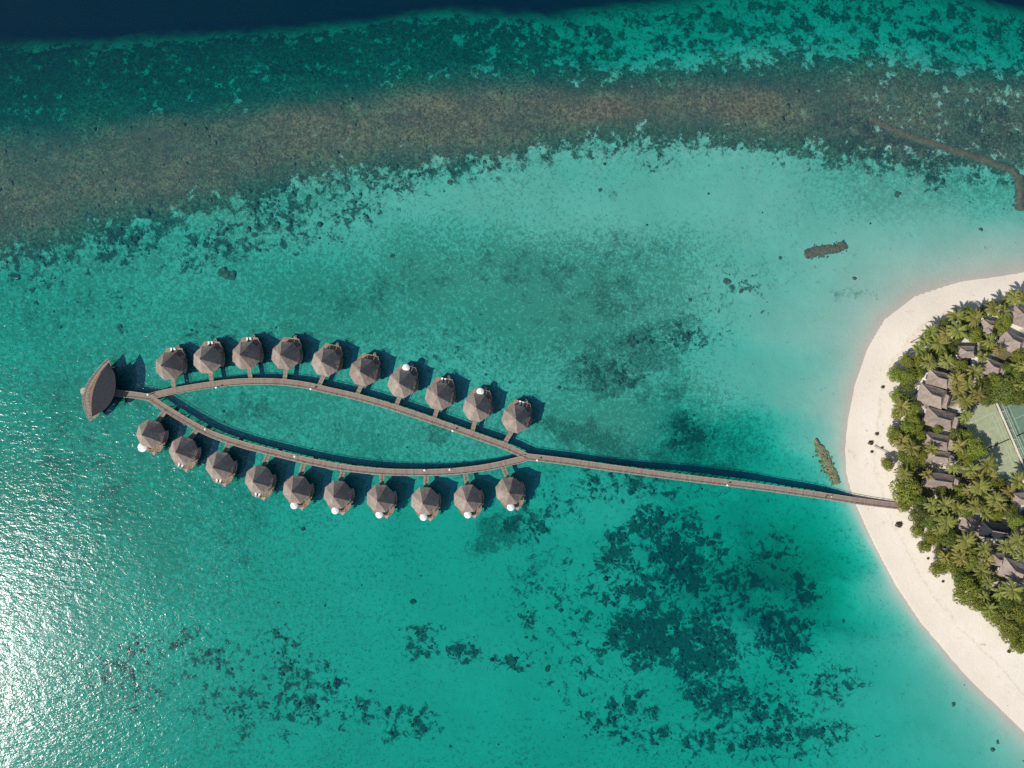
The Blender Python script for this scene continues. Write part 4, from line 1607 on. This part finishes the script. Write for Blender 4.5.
# (kind, colour, x, y, radius px)
T = [('palm', 0, 1015, 297, 9), ('palm', 0, 994, 308, 9), ('palm', 0, 956, 316, 9), ('palm', 0, 975, 318, 9), ('palm', 0, 931, 332, 9), ('palm', 0, 958, 330, 10),
     ('palm', 0, 939, 343, 10), ('palm', 0, 919, 349, 7), ('broad', 0, 907, 361, 8), ('broad', 0, 896, 374, 9), ('broad', 0, 908, 377, 10), ('palm', 0, 929, 362, 9),
     ('palm', 1, 946, 334, 8), ('palm', 0, 974, 334, 9), ('palm', 0, 1004, 312, 8), ('palm', 0, 990, 341, 8), ('broad', 0, 1006, 302, 6),
     ('palm', 0, 947, 361, 8), ('palm', 0, 975, 371, 9), ('palm', 0, 962, 368, 8), ('palm', 1, 1000, 350, 6), ('broad', 1, 985, 347, 7), ('palm', 0, 1020, 356, 8),
     ('broad', 0, 899, 397, 9), ('broad', 0, 914, 407, 8), ('palm', 0, 898, 414, 7), ('broad', 0, 896, 436, 11), ('broad', 0, 908, 428, 10), ('palm', 0, 913, 419, 8),
     ('palm', 0, 912, 448, 9), ('broad', 0, 908, 462, 11), ('broad', 0, 920, 455, 9), ('broad', 0, 888, 464, 7.5), ('broad', 0, 906, 488, 17), ('palm', 0, 920, 437, 7),
     ('palm', 1, 958, 389, 8), ('palm', 0, 966, 401, 9), ('broad', 1, 985, 388, 11), ('broad', 1, 1005, 391, 15), ('broad', 1, 1018, 396, 10), ('palm', 1, 978, 394, 8),
     ('palm', 0, 968, 383, 8), ('broad', 0, 995, 382, 10), ('broad', 1, 1018, 378, 11), ('palm', 0, 966, 416, 7), ('broad', 0, 966, 437, 9), ('palm', 0, 976, 449, 12),
     ('broad', 0, 966, 457, 10), ('palm', 0, 988, 465, 11), ('palm', 1, 990, 476, 7), ('palm', 0, 972, 470, 9), ('palm', 0, 980, 487, 10), ('palm', 1, 1009, 492, 8),
     ('palm', 0, 1018, 481, 9), ('broad', 0, 1000, 486, 8), ('palm', 0, 960, 490, 7), ('broad', 0, 941, 492, 7), ('palm', 0, 995, 499, 9), ('palm', 1, 1000, 505, 7),
     ('palm', 1, 927, 474, 6), ('palm', 0, 932, 449, 7), ('palm', 0, 938, 429, 5),
     ('broad', 0, 905, 505, 8), ('palm', 0, 932, 505, 8), ('broad', 1, 918, 515, 11), ('palm', 0, 945, 505, 9), ('palm', 0, 958, 508, 9), ('broad', 1, 931, 521, 11),
     ('palm', 0, 947, 522, 10), ('broad', 0, 918, 530, 8), ('broad', 0, 934, 537, 11), ('palm', 0, 975, 506, 9), ('palm', 0, 985, 513, 8), ('broad', 1, 950, 540, 11),
     ('broad', 0, 925, 546, 8), ('palm', 0, 966, 541, 10), ('palm', 1, 960, 550, 8), ('broad', 0, 939, 568, 10), ('broad', 0, 952, 563, 13), ('palm', 0, 972, 561, 11),
     ('palm', 0, 984, 548, 9), ('broad', 1, 1010, 512, 9), ('palm', 0, 1016, 521, 9), ('palm', 0, 1018, 541, 9), ('palm', 0, 982, 571, 9), ('palm', 1, 987, 560, 7),
     ('broad', 0, 967, 591, 16), ('broad', 0, 979, 604, 9), ('broad', 1, 960, 578, 10), ('palm', 0, 1013, 590, 11), ('palm', 0, 1000, 592, 9), ('broad', 0, 995, 615, 12),
     ('broad', 0, 1009, 629, 14), ('broad', 0, 1020, 616, 12), ('broad', 1, 1005, 604, 11), ('broad', 0, 1019, 645, 10), ('palm', 0, 988, 582, 7), ('broad', 1, 1020, 600, 9),
     ('broad', 1, 920, 501, 8), ('palm', 0, 1005, 546, 8), ('palm', 0, 1000, 329, 7), ('palm', 0, 983, 357, 6), ('broad', 1, 951, 350, 7), ('broad', 1, 955, 434, 6),
     ('broad', 0, 1032, 640, 14), ('broad', 1, 1034, 612, 14), ('palm', 0, 1032, 300, 9), ('broad', 1, 1036, 385, 14)]

T = [('broad', 0, q[2], q[3], q[4] * 1.05) if (i > 10 and q[0] == 'palm' and q[1] == 0 and i % 3 == 1) else q for i, q in enumerate(T)]
_r = random.Random(41)
_G = [(1030, 292), (1005, 300), (975, 309), (950, 318), (925, 338), (912, 352), (900, 372), (902, 398), (900, 420), (900, 440), (902, 465), (898, 488), (908, 510), (925, 535), (945, 560), (965, 590), (990, 612),
      (1012, 632), (1030, 645)]
_n = 0
for _k in range(6000):
    if _n >= 62:
        break
    _x, _y = _r.uniform(895, 1030), _r.uniform(292, 645)
    if not in_poly(np.array([_x]), np.array([_y]), _G)[0]:
        continue
    if any(abs(_x - b[0]) < b[2] * .62 + 3 and abs(_y - b[1]) < b[3] * .62 + 3 for b in BUNG):
        continue
    if 962 < _x and 402 < _y < 490 and (_x - 962) > (_y - 446) * .6 - 2:
        continue
    if min((_x - q[2]) ** 2 + (_y - q[3]) ** 2 for q in T) < 8.2 ** 2:
        continue
    T.append((('palm', 0), ('palm', 0), ('broad', 0), ('broad', 1), ('palm', 1))[_r.choice((0, 1, 2, 2, 3, 3, 4))] + (_x, _y, _r.uniform(5.5, 8.8)))
    _n += 1
print('extra trees', _n, len(T))
LMK = [((b[0], b[1]), n) for b, n in zip(BUNG, ['the topmost small bungalow', 'the white-terraced inner bungalow', 'the large upper right bungalow', 'the bungalow at the upper right edge',
       'the topmost beachfront bungalow', 'the second beachfront bungalow', 'the third beachfront bungalow', 'the fourth beachfront bungalow', 'the fifth beachfront bungalow',
       'the lowest beachfront bungalow', 'the bungalow by the jetty foot', 'the long dark roof', 'the large lower right bungalow', 'the tiny upper hut',
       'the small lower hut', 'the small right edge hut'])] + [((899, 506), 'the jetty foot'), ((985, 440), 'the pale green court')]


def direction(dx, dy):
    a = math.degrees(math.atan2(-dy, dx)) % 360
    return ['right of', 'above right of', 'above', 'above left of', 'left of', 'below left of', 'below', 'below right of'][int((a + 22.5) // 45) % 8]


draft = []
for i, (k, cidx, x, y, r) in enumerate(T):
    (lx, ly), nm = min(LMK, key=lambda q: (q[0][0] - x) ** 2 + (q[0][1] - y) ** 2)
    dist = math.hypot(x - lx, y - ly)
    size = ('small ' if r <= 7 else 'large ' if r >= (11 if k == 'palm' else 13) else '')
    look = {('palm', 0): 'green coconut palm', ('palm', 1): 'yellowing coconut palm', ('broad', 0): 'bright broadleaf tree', ('broad', 1): 'dark broadleaf tree'}[(k, cidx)]
    draft.append((size + look + ' ' + direction(x - lx, y - ly) + ' ' + nm, dist))
labels = [None] * len(T)
for lab in set(d[0] for d in draft):
    ids = sorted((i for i in range(len(T)) if draft[i][0] == lab), key=lambda i: draft[i][1])
    for rank, i in enumerate(ids):
        labels[i] = lab if len(ids) == 1 else lab + ', ' + (['the nearer one', 'the farther one'][rank] if len(ids) == 2 else (['nearest'] + [o + ' nearest' for o in ORD[1:]])[rank])
RT = random.Random(99)
for i, (k, cidx, x, y, r) in enumerate(T):
    pool = PAL[(k, cidx)]
    v = i % len(pool)
    proto = pool[v]
    sc = r * .4 / (4.0 if k == 'palm' else 5.0)
    if k == 'palm':
        hh = HT[(k, cidx)][v]
        zc = 2.0 + hh * (.8 + .2 * sc)
        szs = (sc * 1.12, sc * 1.12, .8 + .2 * sc)
    else:
        szs = (sc, sc, .35 + .65 * sc)
        zc = 2.0 + 5.5 * szs[2]
    c = at(x, y, zc)
    o = place(proto, (k, cidx, v) in tree_used, (c.x, c.y, 1.9 if x > 900 else 1.6), RT.uniform(0, 2 * PI))
    tree_used.add((k, cidx, v))
    o.scale = szs
    tag(o, labels[i], 'palm' if k == 'palm' else 'tree', 'coconut palms of the island grove' if k == 'palm' else 'broadleaf trees of the island grove')

# small shrubs on the sand
shr0 = None
SHR = [(878, 434, 2.2, 'topmost dry shrub of the cluster on the sand left of the trees'), (872, 443, 3.0, 'largest dry shrub of the cluster on the sand left of the trees'),
       (873, 452, 1.8, 'lowest dry shrub of the cluster on the sand left of the trees'), (883, 448, 1.6, 'dry shrub at the right of the cluster on the sand'),
       (900, 525, 4.0, 'grey dry shrub on the sand below the jetty foot'), (944, 582, 1.6, 'tiny dry shrub on the beach beside the lower trees'),
       (884, 387, 2.0, 'tiny dry shrub on the sand below the uppermost beach trees'), (929, 559, 1.5, 'tiny dry shrub on the beach left of the lower grove'),
       (1010, 652, 2.2, 'dry shrub on the sand at the bottom tip of the grove')]
for i, (x, y, r, lab) in enumerate(SHR):
    if shr0 is None:
        mb, _, _ = broad_crown(55, 1.0, .9, 260)
        shr0 = mb.build('shrub', M['shrub_dry'])
        o = shr0
    else:
        o = shr0.copy()
        COL.objects.link(o)
    o.location = at(x, y, 2.0) + Vector((0, 0, ground_z(x, y) - 1.7))
    s = r * .4
    o.scale = (s, s * .8, s)
    tag(o, lab, 'shrub', 'small dry shrubs on the sand')
mb = MB()
mb.tube((0, 0, .2), (5.0, -2.6, .5), .16, .1)
o = mb.build('fallen_trunk', M['bark'])
o.location = at(874, 446, 1.4)
tag(o, 'thin fallen palm trunk lying on the sand beside the dry shrubs', 'trunk')

# undergrowth between the trunks
def undergrowth():
    mb = MB()
    R = random.Random(3)
    allv, allf = [], []
    base, _, _ = broad_crown(77, 1.0, .9, 130)
    bv = np.array(base.v)
    out = []
    n = 0
    GROVE = [(1040, 300), (1000, 300), (955, 318), (930, 335), (905, 360), (895, 380), (905, 400), (903, 430), (912, 470), (905, 500), (925, 520), (935, 545), (955, 570), (975, 600),
             (1000, 625), (1040, 650)]
    for _ in range(2600):
        x, y = R.uniform(890, 1038), R.uniform(295, 650)
        if not in_poly(np.array([x]), np.array([y]), GROVE)[0]:
            continue
        if any(abs(x - b[0]) < b[2] * .75 and abs(y - b[1]) < b[3] * .8 for b in BUNG):
            continue
        if 966 < x and 404 < y < 482 and (x - 966) > (y - 440) * .45 - 6:
            continue
        if fbm(np.array([x]), np.array([y]), 22, 91)[0] < .42:
            continue
        s = R.uniform(.5, 1.5)
        p = at(x, y, 2.2)
        a = R.uniform(0, 2 * PI)
        m = np.array([[math.cos(a), -math.sin(a), 0], [math.sin(a), math.cos(a), 0], [0, 0, 1]])
        out.append((bv * s) @ m.T + np.array([p.x, p.y, 2.1 + .3 * s]))
        n += 1
    V = np.concatenate(out)
    mb.v = [tuple(v) for v in V]
    mb.f = [(4 * i, 4 * i + 1, 4 * i + 2, 4 * i + 3) for i in range(len(V) // 4)]
    o = mb.build('undergrowth', M['leaf_deep'])
    tag(o, 'low green undergrowth covering the ground between the island trees', 'undergrowth', None, 'stuff')


undergrowth()
